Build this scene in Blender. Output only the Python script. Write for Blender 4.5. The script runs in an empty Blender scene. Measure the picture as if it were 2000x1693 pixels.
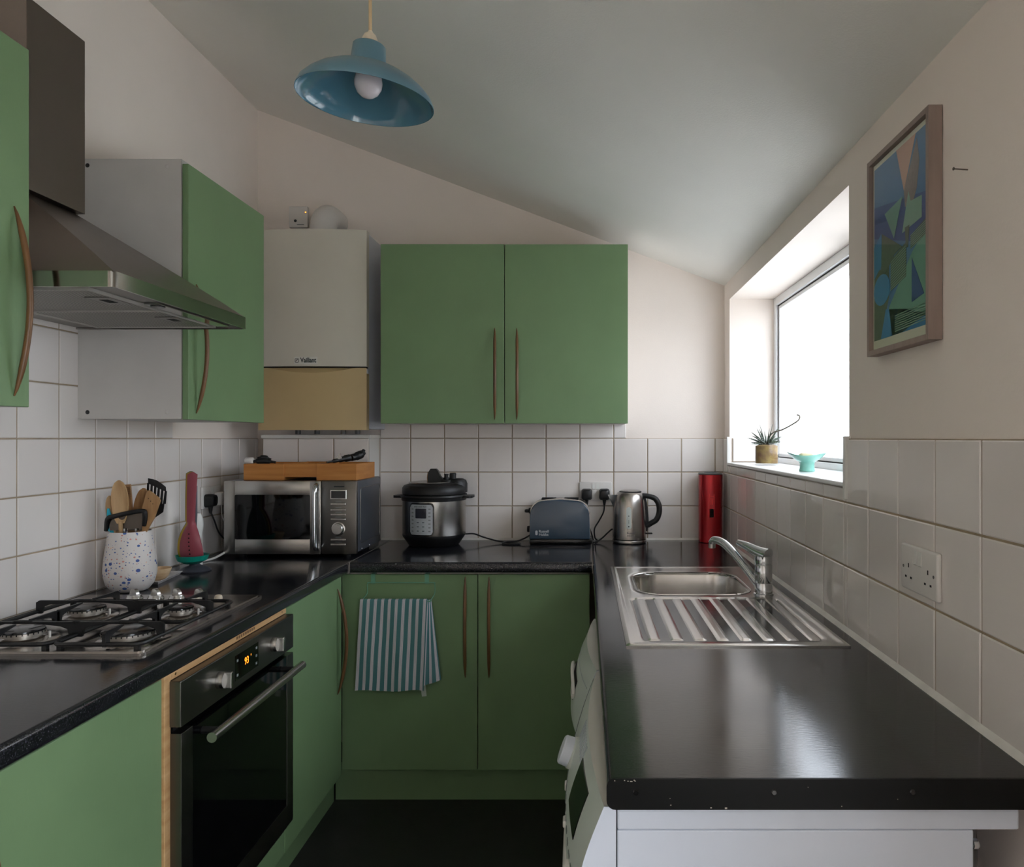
import bpy, bmesh, math, random
from mathutils import Vector, Matrix
random.seed(7)
S = bpy.context.scene
COL = S.collection
R = math.radians
PI = math.pi

# ------------------------------------------------------------------ camera, world, light, exposure
H = 1.368                       # eye height
cam = bpy.data.cameras.new('camera')
cam.sensor_fit = 'HORIZONTAL'
cam.sensor_width = 36.0
cam.lens = 36.0 * 1430.0 / 2000.0
cam.shift_x = -141.0 / 2000.0
cam.shift_y = 8.5 / 2000.0
cam.clip_start = 0.02
camo = bpy.data.objects.new('camera', cam)
camo.location = (0, 0, H)
camo.rotation_euler = (PI / 2, 0, 0)
COL.objects.link(camo)
S.camera = camo

W = bpy.data.worlds.new('overcast_sky')
S.world = W
W.use_nodes = True
bg = W.node_tree.nodes['Background']
bg.inputs['Color'].default_value = (0.90, 0.955, 1.03, 1)
bg.inputs['Strength'].default_value = 13.5

S.view_settings.view_transform = 'Standard'
S.view_settings.look = 'None'
S.view_settings.gamma = 1.0
S.view_settings.use_curve_mapping = False
S.view_settings.exposure = 0.04
try:
    S.cycles.max_bounces = 14
    S.cycles.diffuse_bounces = 7
    S.cycles.glossy_bounces = 5
    S.cycles.transparent_max_bounces = 12
    S.cycles.sample_clamp_indirect = 6.0
    S.cycles.caustics_reflective = False
    S.cycles.caustics_refractive = False
except Exception:
    pass

def portal(name, loc, rot, sx, sy):
    l = bpy.data.lights.new(name, 'AREA')
    l.shape = 'RECTANGLE'
    l.size = sx
    l.size_y = sy
    l.cycles.is_portal = True
    o = bpy.data.objects.new(name, l)
    o.location = loc
    o.rotation_euler = rot
    COL.objects.link(o)
# sky portals (they only guide the sampling of the sky through the two windows)
portal('sky_portal', (0.95, 2.46, 1.61), (0, R(90), 0), 0.70, 1.42)
portal('sky_portal', (0.95, -0.47, 1.04), (0, R(90), 0), 1.88, 1.24)

# ------------------------------------------------------------------ main dimensions (metres)
XL, XR, YB, YF = -1.47, 0.631, 3.294, -1.3
WT, WB = 0.91, 0.87             # worktop top and underside
P = 0.152                       # tile pitch
def ceil_z(x): return 2.843 - (x - XL) * 0.3767

# ------------------------------------------------------------------ materials
def lin(c):
    out = []
    for v in c[:3]:
        v /= 255.0
        out.append(v / 12.92 if v <= 0.04045 else ((v + 0.055) / 1.055) ** 2.4)
    return out + [1.0]

MATS = {}
def nt_new(name):
    m = bpy.data.materials.new(name)
    m.use_nodes = True
    nt = m.node_tree
    return m, nt, nt.nodes['Principled BSDF']

def mat(name, rgb, rough=0.5, metal=0.0, var=0.06, scale=8.0, stretch=(1, 1, 1), bump=0.0, bscale=60.0,
        spec=0.5, coat=0.0, rvar=0.0, trans=0.0, alpha=1.0, emit=0.0, ior=1.45, rgb2=None, bstretch=None):
    m, nt, b = nt_new(name)
    N, L = nt.nodes, nt.links
    tc = N.new('ShaderNodeTexCoord')
    mp = N.new('ShaderNodeMapping')
    mp.inputs['Scale'].default_value = stretch
    L.new(tc.outputs['Object'], mp.inputs['Vector'])
    no = N.new('ShaderNodeTexNoise')
    no.inputs['Scale'].default_value = scale
    no.inputs['Detail'].default_value = 5
    L.new(mp.outputs['Vector'], no.inputs['Vector'])
    cr = N.new('ShaderNodeValToRGB')
    c = lin(rgb)
    if rgb2 is None:
        a = [max(0, v * (1 - var)) for v in c[:3]] + [1]
        d = [min(1, v * (1 + var)) for v in c[:3]] + [1]
    else:
        a, d = c, lin(rgb2)
    cr.color_ramp.elements[0].position = 0.3
    cr.color_ramp.elements[1].position = 0.7
    cr.color_ramp.elements[0].color = a
    cr.color_ramp.elements[1].color = d
    L.new(no.outputs['Fac'], cr.inputs['Fac'])
    L.new(cr.outputs['Color'], b.inputs['Base Color'])
    b.inputs['Roughness'].default_value = rough
    b.inputs['Metallic'].default_value = metal
    b.inputs['Specular IOR Level'].default_value = spec
    b.inputs['IOR'].default_value = ior
    b.inputs['Coat Weight'].default_value = coat
    b.inputs['Coat Roughness'].default_value = 0.08
    b.inputs['Transmission Weight'].default_value = trans
    b.inputs['Alpha'].default_value = alpha
    if emit:
        L.new(cr.outputs['Color'], b.inputs['Emission Color'])
        b.inputs['Emission Strength'].default_value = emit
    if rvar:
        mr = N.new('ShaderNodeMapRange')
        mr.inputs['To Min'].default_value = max(0.02, rough - rvar)
        mr.inputs['To Max'].default_value = min(1, rough + rvar)
        L.new(no.outputs['Fac'], mr.inputs['Value'])
        L.new(mr.outputs['Result'], b.inputs['Roughness'])
    if bump:
        n2 = N.new('ShaderNodeTexNoise')
        n2.inputs['Scale'].default_value = bscale
        n2.inputs['Detail'].default_value = 3
        if bstretch:
            m2 = N.new('ShaderNodeMapping')
            m2.inputs['Scale'].default_value = bstretch
            L.new(tc.outputs['Object'], m2.inputs['Vector'])
            L.new(m2.outputs['Vector'], n2.inputs['Vector'])
        else:
            L.new(tc.outputs['Object'], n2.inputs['Vector'])
        bp = N.new('ShaderNodeBump')
        bp.inputs['Strength'].default_value = bump
        bp.inputs['Distance'].default_value = 0.002
        L.new(n2.outputs['Fac'], bp.inputs['Height'])
        L.new(bp.outputs['Normal'], b.inputs['Normal'])
    MATS[name] = m
    return m

mat('wall_paint', (234, 224, 216), 0.75, var=0.03, scale=2.5, bump=0.15, bscale=180)
mat('ceiling_paint', (236, 234, 228), 0.8, var=0.025, scale=2, bump=0.25, bscale=220)
mat('floor_vinyl', (44, 42, 41), 0.55, var=0.35, scale=14, bump=0.2, bscale=90, rvar=0.12)
mat('grout', (162, 145, 122), 0.85, var=0.2, scale=14)
mat('silicone', (214, 212, 206), 0.4, var=0.1, scale=20)
mat('white_gloss', (225, 224, 220), 0.25, var=0.02)
mat('upvc', (232, 233, 234), 0.28, var=0.02)
mat('rubber_black', (18, 18, 18), 0.6)
mat('green_paint', (115, 142, 103), 0.42, var=0.05, scale=5, bump=0.10, bscale=60, bstretch=(6, 6, 0.6), spec=0.4, rvar=0.06)
mat('carcass_grey', (196, 192, 188), 0.5, var=0.03, scale=10)
mat('carcass_white', (222, 218, 212), 0.5, var=0.03)
mat('handle_wood', (106, 74, 45), 0.38, var=0.25, scale=30, stretch=(1, 1, 0.15), spec=0.5)
mat('pine', (214, 176, 128), 0.55, rgb2=(190, 146, 98), scale=60, stretch=(1, 0.05, 1))
mat('bamboo', (176, 112, 52), 0.5, rgb2=(198, 136, 72), scale=70, stretch=(0.08, 0.08, 1))
mat('spoon_wood', (176, 138, 96), 0.6, rgb2=(146, 106, 68), scale=60, stretch=(1, 1, 0.1))
mat('spoon_wood_light', (196, 164, 122), 0.6, rgb2=(172, 136, 94), scale=60, stretch=(1, 1, 0.1))
mat('steel', (178, 175, 171), 0.27, 1.0, var=0.02, scale=30)
mat('steel_bright', (196, 194, 191), 0.24, 1.0, var=0.02, scale=40)
mat('steel_sink', (200, 197, 193), 0.2, 1.0, var=0.04, scale=12, rvar=0.05, bump=0.02, bscale=30)
mat('steel_hood', (138, 128, 121), 0.32, 1.0, var=0.05, scale=4, rvar=0.05)
mat('steel_rim', (170, 168, 164), 0.12, 1.0, var=0.04)
mat('steel_oven', (112, 110, 106), 0.32, 1.0, var=0.02, scale=40)
mat('steel_hob', (176, 170, 164), 0.2, 1.0, var=0.05, scale=8, rvar=0.04)
mat('steel_kettle', (178, 173, 168), 0.27, 1.0, var=0.02, scale=30)
mat('chrome', (196, 198, 200), 0.12, 1.0, var=0.02)
mat('filter_edge', (182, 178, 172), 0.45, 0.3)
mat('aluminium', (178, 172, 164), 0.45, 1.0, var=0.1)
mat('cast_iron', (20, 20, 21), 0.42, var=0.2, scale=60, bump=0.1, bscale=300)
mat('enamel_black', (14, 14, 15), 0.18, var=0.1)
mat('black_plastic', (20, 20, 21), 0.45, var=0.15, scale=40)
mat('black_gloss', (12, 12, 13), 0.12, var=0.1)
mat('black_glass', (6, 6, 7), 0.05, var=0.1, spec=0.6)
mat('dark_opening', (5, 5, 5), 0.8)
mat('end_black', (9, 9, 9), 0.4, spec=0.2)
mat('chip', (196, 186, 172), 0.8)
mat('red_reflection', (226, 60, 60), 0.15, 0.3)  # brighter red for the window reflection painted on the canister
mat('steel_dark', (96, 88, 80), 0.25, 1.0)
mat('boiler_cream', (206, 200, 187), 0.4, var=0.03, scale=4)
mat('boiler_beige', (190, 166, 122), 0.42, var=0.04, scale=5)
mat('white_plastic', (218, 214, 210), 0.32, var=0.02)
mat('appliance_white', (204, 210, 222), 0.3, var=0.015)
mat('fascia_grey', (188, 196, 190), 0.32, var=0.02)
mat('fascia_lip', (206, 203, 196), 0.35, var=0.03)
mat('print_grey', (120, 126, 126), 0.5)
mat('shade_teal', (94, 128, 142), 0.30, var=0.03, coat=0.15)
mat('shade_teal_gloss', (82, 126, 146), 0.10, var=0.03, coat=0.6)
mat('bulb_white', (226, 218, 224), 0.12, var=0.01)
mat('cord_cream', (206, 178, 140), 0.5)
mat('holder_cream', (222, 206, 184), 0.3)
mat('toaster_blue', (48, 67, 83), 0.22, var=0.04, coat=0.5)
mat('red_metal', (176, 14, 26), 0.16, 0.6, var=0.08, scale=6, coat=0.4)
mat('grey_lid', (74, 74, 74), 0.35)
mat('maroon', (150, 70, 82), 0.4, var=0.05)
mat('mustard', (176, 146, 34), 0.4)
mat('slate_green', (72, 100, 100), 0.4)
mat('teal_plastic', (14, 138, 120), 0.35)
mat('turquoise', (30, 160, 186), 0.4)
mat('stand_grey', (70, 72, 80), 0.3)
mat('bowl_wood', (222, 196, 158), 0.5, rgb2=(196, 160, 120), scale=25, stretch=(1, 1, 3))
mat('marble_tray', (206, 204, 206), 0.3, rgb2=(170, 160, 156), scale=12)
mat('frame_wood', (150, 132, 124), 0.55, var=0.08, scale=60, stretch=(1, 1, 0.08))
mat('art_cream', (222, 218, 196), 0.6)
mat('art_blue', (60, 108, 158), 0.6, rgb2=(84, 128, 166), scale=5)
mat('art_deep', (52, 82, 140), 0.6)
mat('art_mint', (112, 160, 140), 0.6)
mat('art_mint_light', (136, 174, 152), 0.6)
mat('art_peach', (206, 160, 136), 0.6)
mat('art_taupe', (140, 122, 116), 0.6, var=0.12, scale=120)
mat('art_olive', (86, 100, 82), 0.6, var=0.12, scale=80)
mat('art_sky', (58, 130, 180), 0.6)
mat('soap', (226, 206, 170), 0.5)
mat('dish_teal', (142, 204, 190), 0.18, var=0.08, scale=30, coat=0.3)
mat('soil', (112, 80, 58), 0.9, rgb2=(150, 126, 72), scale=45)
mat('pot_glass', (206, 196, 184), 0.12, var=0.05, trans=0.55, ior=1.2)
mat('leaf_dark', (62, 74, 62), 0.45, var=0.2, scale=90)
mat('leaf_spots', (176, 182, 172), 0.6)
mat('stalk', (110, 104, 92), 0.6)
mat('chain_brass', (150, 120, 70), 0.35, 0.8)
mat('label_white', (214, 212, 204), 0.4)
mat('logo_dark', (42, 50, 52), 0.45)
mat('logo_pale', (170, 178, 184), 0.4)
mat('logo_steel', (112, 110, 108), 0.4, 0.3)
mat('pot_panel', (170, 176, 182), 0.35, 0.2)
mat('lcd', (40, 42, 52), 0.15)
mat('led_amber', (255, 130, 30), 0.4, emit=3.0)
mat('led_dot', (255, 150, 40), 0.4, emit=6.0)
mat('rail_green', (104, 158, 134), 0.4)
mat('towel_tag', (196, 204, 196), 0.7)
mat('concrete_pale', (204, 202, 196), 0.9, var=0.1, scale=1.5)
mat('render_pale', (214, 210, 204), 0.9, var=0.05, scale=1.2)
mat('gauge', (196, 204, 200), 0.15, var=0.03)
mat('steel_filter', (150, 146, 142), 0.4, 0.9, var=0.05)
mat('microwave_side', (104, 108, 116), 0.38, 0.7, var=0.03)
mat('nail_metal', (110, 100, 92), 0.4, 0.9)

# ---- special materials
def special():
    # laminate worktop : near black with fine speckle, satin
    m, nt, b = nt_new('laminate')
    N, L = nt.nodes, nt.links
    tc = N.new('ShaderNodeTexCoord')
    no = N.new('ShaderNodeTexNoise'); no.inputs['Scale'].default_value = 420; no.inputs['Detail'].default_value = 2
    L.new(tc.outputs['Object'], no.inputs['Vector'])
    cr = N.new('ShaderNodeValToRGB')
    cr.color_ramp.elements[0].position = 0.44; cr.color_ramp.elements[0].color = lin((17, 17, 19))
    cr.color_ramp.elements[1].position = 0.72; cr.color_ramp.elements[1].color = lin((52, 53, 60))
    L.new(no.outputs['Fac'], cr.inputs['Fac'])
    L.new(cr.outputs['Color'], b.inputs['Base Color'])
    n2 = N.new('ShaderNodeTexNoise'); n2.inputs['Scale'].default_value = 5; n2.inputs['Detail'].default_value = 6
    L.new(tc.outputs['Object'], n2.inputs['Vector'])
    mr = N.new('ShaderNodeMapRange'); mr.inputs['From Min'].default_value = 0.35; mr.inputs['From Max'].default_value = 0.65
    mr.inputs['To Min'].default_value = 0.10; mr.inputs['To Max'].default_value = 0.17
    L.new(n2.outputs['Fac'], mr.inputs['Value'])
    L.new(mr.outputs['Result'], b.inputs['Roughness'])
    n3 = N.new('ShaderNodeTexNoise'); n3.inputs['Scale'].default_value = 300
    m3 = N.new('ShaderNodeMapping'); m3.inputs['Scale'].default_value = (0.22, 1, 1)
    L.new(tc.outputs['Object'], m3.inputs['Vector']); L.new(m3.outputs['Vector'], n3.inputs['Vector'])
    bp = N.new('ShaderNodeBump'); bp.inputs['Strength'].default_value = 0.16; bp.inputs['Distance'].default_value = 0.0006
    L.new(n3.outputs['Fac'], bp.inputs['Height']); L.new(bp.outputs['Normal'], b.inputs['Normal'])
    b.inputs['Specular IOR Level'].default_value = 0.6
    MATS['laminate'] = m
    # glazed tile
    m, nt, b = nt_new('tile_glaze')
    N, L = nt.nodes, nt.links
    tc = N.new('ShaderNodeTexCoord'); oi = N.new('ShaderNodeObjectInfo')
    cr = N.new('ShaderNodeValToRGB')
    cr.color_ramp.elements[0].color = lin((224, 217, 213)); cr.color_ramp.elements[1].color = lin((231, 225, 221))
    L.new(oi.outputs['Random'], cr.inputs['Fac']); L.new(cr.outputs['Color'], b.inputs['Base Color'])
    b.inputs['Roughness'].default_value = 0.09
    ad = N.new('ShaderNodeVectorMath'); ad.operation = 'ADD'
    L.new(tc.outputs['Object'], ad.inputs[0]); L.new(oi.outputs['Location'], ad.inputs[1])
    no = N.new('ShaderNodeTexNoise'); no.inputs['Scale'].default_value = 11; no.inputs['Detail'].default_value = 2
    L.new(ad.outputs['Vector'], no.inputs['Vector'])
    bp = N.new('ShaderNodeBump'); bp.inputs['Strength'].default_value = 0.25; bp.inputs['Distance'].default_value = 0.004
    L.new(no.outputs['Fac'], bp.inputs['Height']); L.new(bp.outputs['Normal'], b.inputs['Normal'])
    MATS['tile_glaze'] = m
    # terrazzo ceramic
    m, nt, b = nt_new('terrazzo')
    N, L = nt.nodes, nt.links
    tc = N.new('ShaderNodeTexCoord')
    mp = N.new('ShaderNodeMapping'); mp.inputs['Scale'].default_value = (1, 1, 1.25)
    L.new(tc.outputs['Object'], mp.inputs['Vector'])
    base = lin((214, 208, 204))
    prev = None
    for sc_, thr, cols in ((58, 0.31, [(70, 98, 160), (206, 130, 120), (60, 86, 150), (228, 190, 160)]),
                           (125, 0.31, [(80, 104, 160), (96, 116, 166), (196, 130, 120), (70, 84, 130)])):
        vo = N.new('ShaderNodeTexVoronoi'); vo.inputs['Scale'].default_value = sc_
        L.new(mp.outputs['Vector'], vo.inputs['Vector'])
        sp = N.new('ShaderNodeSeparateColor'); L.new(vo.outputs['Color'], sp.inputs['Color'])
        mu = N.new('ShaderNodeMath'); mu.operation = 'MULTIPLY_ADD'   # random size
        L.new(sp.outputs['Red'], mu.inputs[0]); mu.inputs[1].default_value = thr * 2.0; mu.inputs[2].default_value = -thr * 0.75
        lt = N.new('ShaderNodeMath'); lt.operation = 'LESS_THAN'
        L.new(vo.outputs['Distance'], lt.inputs[0]); L.new(mu.outputs[0], lt.inputs[1])
        cr = N.new('ShaderNodeValToRGB'); cr.color_ramp.interpolation = 'CONSTANT'
        cr.color_ramp.elements[0].color = lin(cols[0])
        cr.color_ramp.elements[1].position = 0.35; cr.color_ramp.elements[1].color = lin(cols[1])
        for p_, c_ in ((0.55, cols[2]), (0.88, cols[3])):
            e = cr.color_ramp.elements.new(p_); e.color = lin(c_)
        L.new(sp.outputs['Green'], cr.inputs['Fac'])
        mx = N.new('ShaderNodeMix'); mx.data_type = 'RGBA'
        L.new(lt.outputs[0], mx.inputs['Factor'])
        if prev is None: mx.inputs[6].default_value = base
        else: L.new(prev, mx.inputs[6])
        L.new(cr.outputs['Color'], mx.inputs[7])
        prev = mx.outputs[2]
    L.new(prev, b.inputs['Base Color']); b.inputs['Roughness'].default_value = 0.45
    MATS['terrazzo'] = m
    # striped towel (stripes follow the cloth's own width)
    m, nt, b = nt_new('towel_stripe')
    N, L = nt.nodes, nt.links
    uv = N.new('ShaderNodeUVMap'); uv.uv_map = 'UVMap'
    sx = N.new('ShaderNodeSeparateXYZ'); L.new(uv.outputs['UV'], sx.inputs[0])
    fr = N.new('ShaderNodeMath'); fr.operation = 'FRACT'; L.new(sx.outputs['X'], fr.inputs[0])
    cr = N.new('ShaderNodeValToRGB'); cr.color_ramp.interpolation = 'CONSTANT'
    teal, wh, gr = lin((74, 122, 126)), lin((214, 206, 214)), lin((128, 140, 146))
    els = cr.color_ramp.elements
    els[0].color = teal; els[1].position = 0.56; els[1].color = wh
    for p_, c_ in ((0.62, gr), (0.65, wh), (0.75, gr), (0.78, wh), (0.88, gr), (0.91, wh), (0.98, teal)):
        e = els.new(p_); e.color = c_
    L.new(fr.outputs[0], cr.inputs['Fac']); L.new(cr.outputs['Color'], b.inputs['Base Color'])
    b.inputs['Roughness'].default_value = 0.9
    wv = N.new('ShaderNodeTexNoise'); wv.inputs['Scale'].default_value = 500
    bp = N.new('ShaderNodeBump'); bp.inputs['Strength'].default_value = 0.4; bp.inputs['Distance'].default_value = 0.001
    tc = N.new('ShaderNodeTexCoord'); L.new(tc.outputs['Object'], wv.inputs['Vector'])
    L.new(wv.outputs['Fac'], bp.inputs['Height']); L.new(bp.outputs['Normal'], b.inputs['Normal'])
    MATS['towel_stripe'] = m
    # window glass : clear thin pane with milky, streaky condensation
    m = bpy.data.materials.new('window_glass'); m.use_nodes = True
    nt = m.node_tree; N, L = nt.nodes, nt.links
    N.remove(N['Principled BSDF']); out = N['Material Output']
    tr = N.new('ShaderNodeBsdfTransparent'); tr.inputs['Color'].default_value = (0.70, 0.71, 0.72, 1)
    tl = N.new('ShaderNodeBsdfTranslucent'); tl.inputs['Color'].default_value = (0.74, 0.75, 0.77, 1)
    gl = N.new('ShaderNodeBsdfGlossy'); gl.inputs['Roughness'].default_value = 0.03
    tc = N.new('ShaderNodeTexCoord'); mp = N.new('ShaderNodeMapping'); mp.inputs['Scale'].default_value = (8, 16, 2.2)
    L.new(tc.outputs['Object'], mp.inputs['Vector'])
    no = N.new('ShaderNodeTexNoise'); no.inputs['Scale'].default_value = 3; no.inputs['Detail'].default_value = 6
    L.new(mp.outputs['Vector'], no.inputs['Vector'])
    cr = N.new('ShaderNodeValToRGB')
    cr.color_ramp.elements[0].position = 0.40; cr.color_ramp.elements[0].color = (0.06, 0.06, 0.06, 1)
    cr.color_ramp.elements[1].position = 0.66; cr.color_ramp.elements[1].color = (0.30, 0.30, 0.30, 1)
    L.new(no.outputs['Fac'], cr.inputs['Fac'])
    mx = N.new('ShaderNodeMixShader'); L.new(cr.outputs['Color'], mx.inputs['Fac'])
    L.new(tr.outputs[0], mx.inputs[1]); L.new(tl.outputs[0], mx.inputs[2])
    fn = N.new('ShaderNodeFresnel'); fn.inputs['IOR'].default_value = 1.45
    gm = N.new('ShaderNodeNewGeometry'); sb = N.new('ShaderNodeMath'); sb.operation = 'SUBTRACT'; sb.inputs[0].default_value = 1
    L.new(gm.outputs['Backfacing'], sb.inputs[1])
    ml = N.new('ShaderNodeMath'); ml.operation = 'MULTIPLY'; L.new(fn.outputs[0], ml.inputs[0]); L.new(sb.outputs[0], ml.inputs[1])
    m2 = N.new('ShaderNodeMixShader'); L.new(ml.outputs[0], m2.inputs['Fac'])
    L.new(mx.outputs[0], m2.inputs[1]); L.new(gl.outputs[0], m2.inputs[2]); L.new(m2.outputs[0], out.inputs['Surface'])
    MATS['window_glass'] = m
    # clear thin glass
    for nm, tint in (('clear_glass', (0.97, 0.98, 0.98, 1)), ):
        m = bpy.data.materials.new(nm); m.use_nodes = True
        nt = m.node_tree; N, L = nt.nodes, nt.links
        N.remove(N['Principled BSDF']); out = N['Material Output']
        tr = N.new('ShaderNodeBsdfTransparent'); tr.inputs['Color'].default_value = tint
        gl = N.new('ShaderNodeBsdfGlossy'); gl.inputs['Roughness'].default_value = 0.04
        lw = N.new('ShaderNodeFresnel'); lw.inputs['IOR'].default_value = 1.5
        gm = N.new('ShaderNodeNewGeometry'); sb = N.new('ShaderNodeMath'); sb.operation = 'SUBTRACT'; sb.inputs[0].default_value = 1
        L.new(gm.outputs['Backfacing'], sb.inputs[1])
        ml = N.new('ShaderNodeMath'); ml.operation = 'MULTIPLY'; L.new(lw.outputs[0], ml.inputs[0]); L.new(sb.outputs[0], ml.inputs[1])
        mx = N.new('ShaderNodeMixShader'); L.new(ml.outputs[0], mx.inputs['Fac'])
        L.new(tr.outputs[0], mx.inputs[1]); L.new(gl.outputs[0], mx.inputs[2]); L.new(mx.outputs[0], out.inputs['Surface'])
        MATS[nm] = m
    # perforated filter mesh of the hood : fine stripes
    m, nt, b = nt_new('filter_mesh')
    N, L = nt.nodes, nt.links
    tc = N.new('ShaderNodeTexCoord')
    wv = N.new('ShaderNodeTexWave'); wv.bands_direction = 'X'; wv.inputs['Scale'].default_value = 38; wv.inputs['Distortion'].default_value = 0.0
    L.new(tc.outputs['Object'], wv.inputs['Vector'])
    cr = N.new('ShaderNodeValToRGB')
    cr.color_ramp.elements[0].color = lin((48, 47, 45)); cr.color_ramp.elements[1].color = lin((196, 192, 184))
    L.new(wv.outputs['Fac'], cr.inputs['Fac']); L.new(cr.outputs['Color'], b.inputs['Base Color'])
    b.inputs['Metallic'].default_value = 0.5; b.inputs['Roughness'].default_value = 0.45
    bp = N.new('ShaderNodeBump'); bp.inputs['Strength'].default_value = 0.5; bp.inputs['Distance'].default_value = 0.002
    L.new(wv.outputs['Fac'], bp.inputs['Height']); L.new(bp.outputs['Normal'], b.inputs['Normal'])
    MATS['filter_mesh'] = m
special()

# ------------------------------------------------------------------ geometry helpers
def nb(): return bmesh.new()

def box(bm, x0, x1, y0, y1, z0, z1, bev=0.0, seg=2):
    x0, x1 = min(x0, x1), max(x0, x1); y0, y1 = min(y0, y1), max(y0, y1); z0, z1 = min(z0, z1), max(z0, z1)
    v = [bm.verts.new(p) for p in ((x0, y0, z0), (x1, y0, z0), (x1, y1, z0), (x0, y1, z0),
                                   (x0, y0, z1), (x1, y0, z1), (x1, y1, z1), (x0, y1, z1))]
    fs = [bm.faces.new([v[i] for i in f]) for f in ((0, 3, 2, 1), (4, 5, 6, 7), (0, 1, 5, 4), (1, 2, 6, 5), (2, 3, 7, 6), (3, 0, 4, 7))]
    if bev > 0:
        es = list({e for f in fs for e in f.edges})
        bmesh.ops.bevel(bm, geom=es, offset=bev, segments=seg, profile=0.5, affect='EDGES', clamp_overlap=True)
    return bm

def prism(bm, poly, axis, d0, d1):
    """poly: list of 2D points; axis 'x' -> (y,z), 'y' -> (x,z), 'z' -> (x,y)"""
    def mk(p, d):
        if axis == 'x': return (d, p[0], p[1])
        if axis == 'y': return (p[0], d, p[1])
        return (p[0], p[1], d)
    a = [bm.verts.new(mk(p, d0)) for p in poly]
    b = [bm.verts.new(mk(p, d1)) for p in poly]
    n = len(poly)
    bm.faces.new(a); bm.faces.new(list(reversed(b)))
    for i in range(n):
        bm.faces.new([a[i], a[(i + 1) % n], b[(i + 1) % n], b[i]])
    bmesh.ops.recalc_face_normals(bm, faces=bm.faces)
    return bm

def rrect(x0, x1, y0, y1, r, n=5):
    pts = []
    for cx, cy, a0 in ((x1 - r, y1 - r, 0), (x0 + r, y1 - r, 90), (x0 + r, y0 + r, 180), (x1 - r, y0 + r, 270)):
        for i in range(n + 1):
            a = R(a0 + 90 * i / n)
            pts.append((cx + r * math.cos(a), cy + r * math.sin(a)))
    return pts

def lathe(bm, prof, cx=0, cy=0, cz=0, seg=40, axis='z', close=False):
    rings = []
    for r, z in prof:
        if r < 1e-6:
            c = [bm.verts.new((0, 0, z))]
        else:
            c = [bm.verts.new((r * math.cos(2 * PI * i / seg), r * math.sin(2 * PI * i / seg), z)) for i in range(seg)]
        rings.append(c)
    for a, b in zip(rings[:-1], rings[1:]):
        if len(a) == 1 and len(b) == 1: continue
        for i in range(seg):
            j = (i + 1) % seg
            if len(a) == 1: bm.faces.new([a[0], b[j], b[i]])
            elif len(b) == 1: bm.faces.new([a[i], a[j], b[0]])
            else: bm.faces.new([a[i], a[j], b[j], b[i]])
    vs = [v for c in rings for v in c]
    if axis == 'x': M = Matrix.Rotation(PI / 2, 4, 'Y')
    elif axis == '-x': M = Matrix.Rotation(-PI / 2, 4, 'Y')
    elif axis == 'y': M = Matrix.Rotation(-PI / 2, 4, 'X')
    elif axis == '-y': M = Matrix.Rotation(PI / 2, 4, 'X')
    else: M = Matrix.Identity(4)
    bmesh.ops.transform(bm, matrix=Matrix.Translation((cx, cy, cz)) @ M, verts=vs)
    bmesh.ops.recalc_face_normals(bm, faces=bm.faces)
    return bm

def smooth_path(pts, n=8):
    """Catmull-Rom through points"""
    pts = [Vector(p) for p in pts]
    ex = [pts[0] * 2 - pts[1]] + pts + [pts[-1] * 2 - pts[-2]]
    out = []
    for i in range(1, len(ex) - 2):
        p0, p1, p2, p3 = ex[i - 1:i + 3]
        for k in range(n):
            t = k / n
            out.append(0.5 * ((2 * p1) + (p2 - p0) * t + (2 * p0 - 5 * p1 + 4 * p2 - p3) * t * t + (3 * p1 - p0 - 3 * p2 + p3) * t ** 3))
    out.append(pts[-1])
    return out

def tube(bm, pts, rad, seg=10, flat=1.0, cap=True):
    pts = [Vector(p) for p in pts]
    n = len(pts)
    rads = rad if isinstance(rad, (list, tuple)) else [rad] * n
    up = None
    rings = []
    for i, p in enumerate(pts):
        t = (pts[min(i + 1, n - 1)] - pts[max(i - 1, 0)]).normalized()
        if up is None:
            up = Vector((0, 0, 1)) if abs(t.z) < 0.9 else Vector((0, 1, 0))
            up = (up - t * up.dot(t)).normalized()
        else:
            up = (up - t * up.dot(t)).normalized()
        s = t.cross(up)
        rings.append([bm.verts.new(p + (up * math.cos(2 * PI * k / seg) + s * math.sin(2 * PI * k / seg) * flat) * rads[i]) for k in range(seg)])
    for a, b in zip(rings[:-1], rings[1:]):
        for k in range(seg):
            bm.faces.new([a[k], a[(k + 1) % seg], b[(k + 1) % seg], b[k]])
    if cap:
        bm.faces.new(list(reversed(rings[0]))); bm.faces.new(rings[-1])
    bmesh.ops.recalc_face_normals(bm, faces=bm.faces)
    return bm

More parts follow.
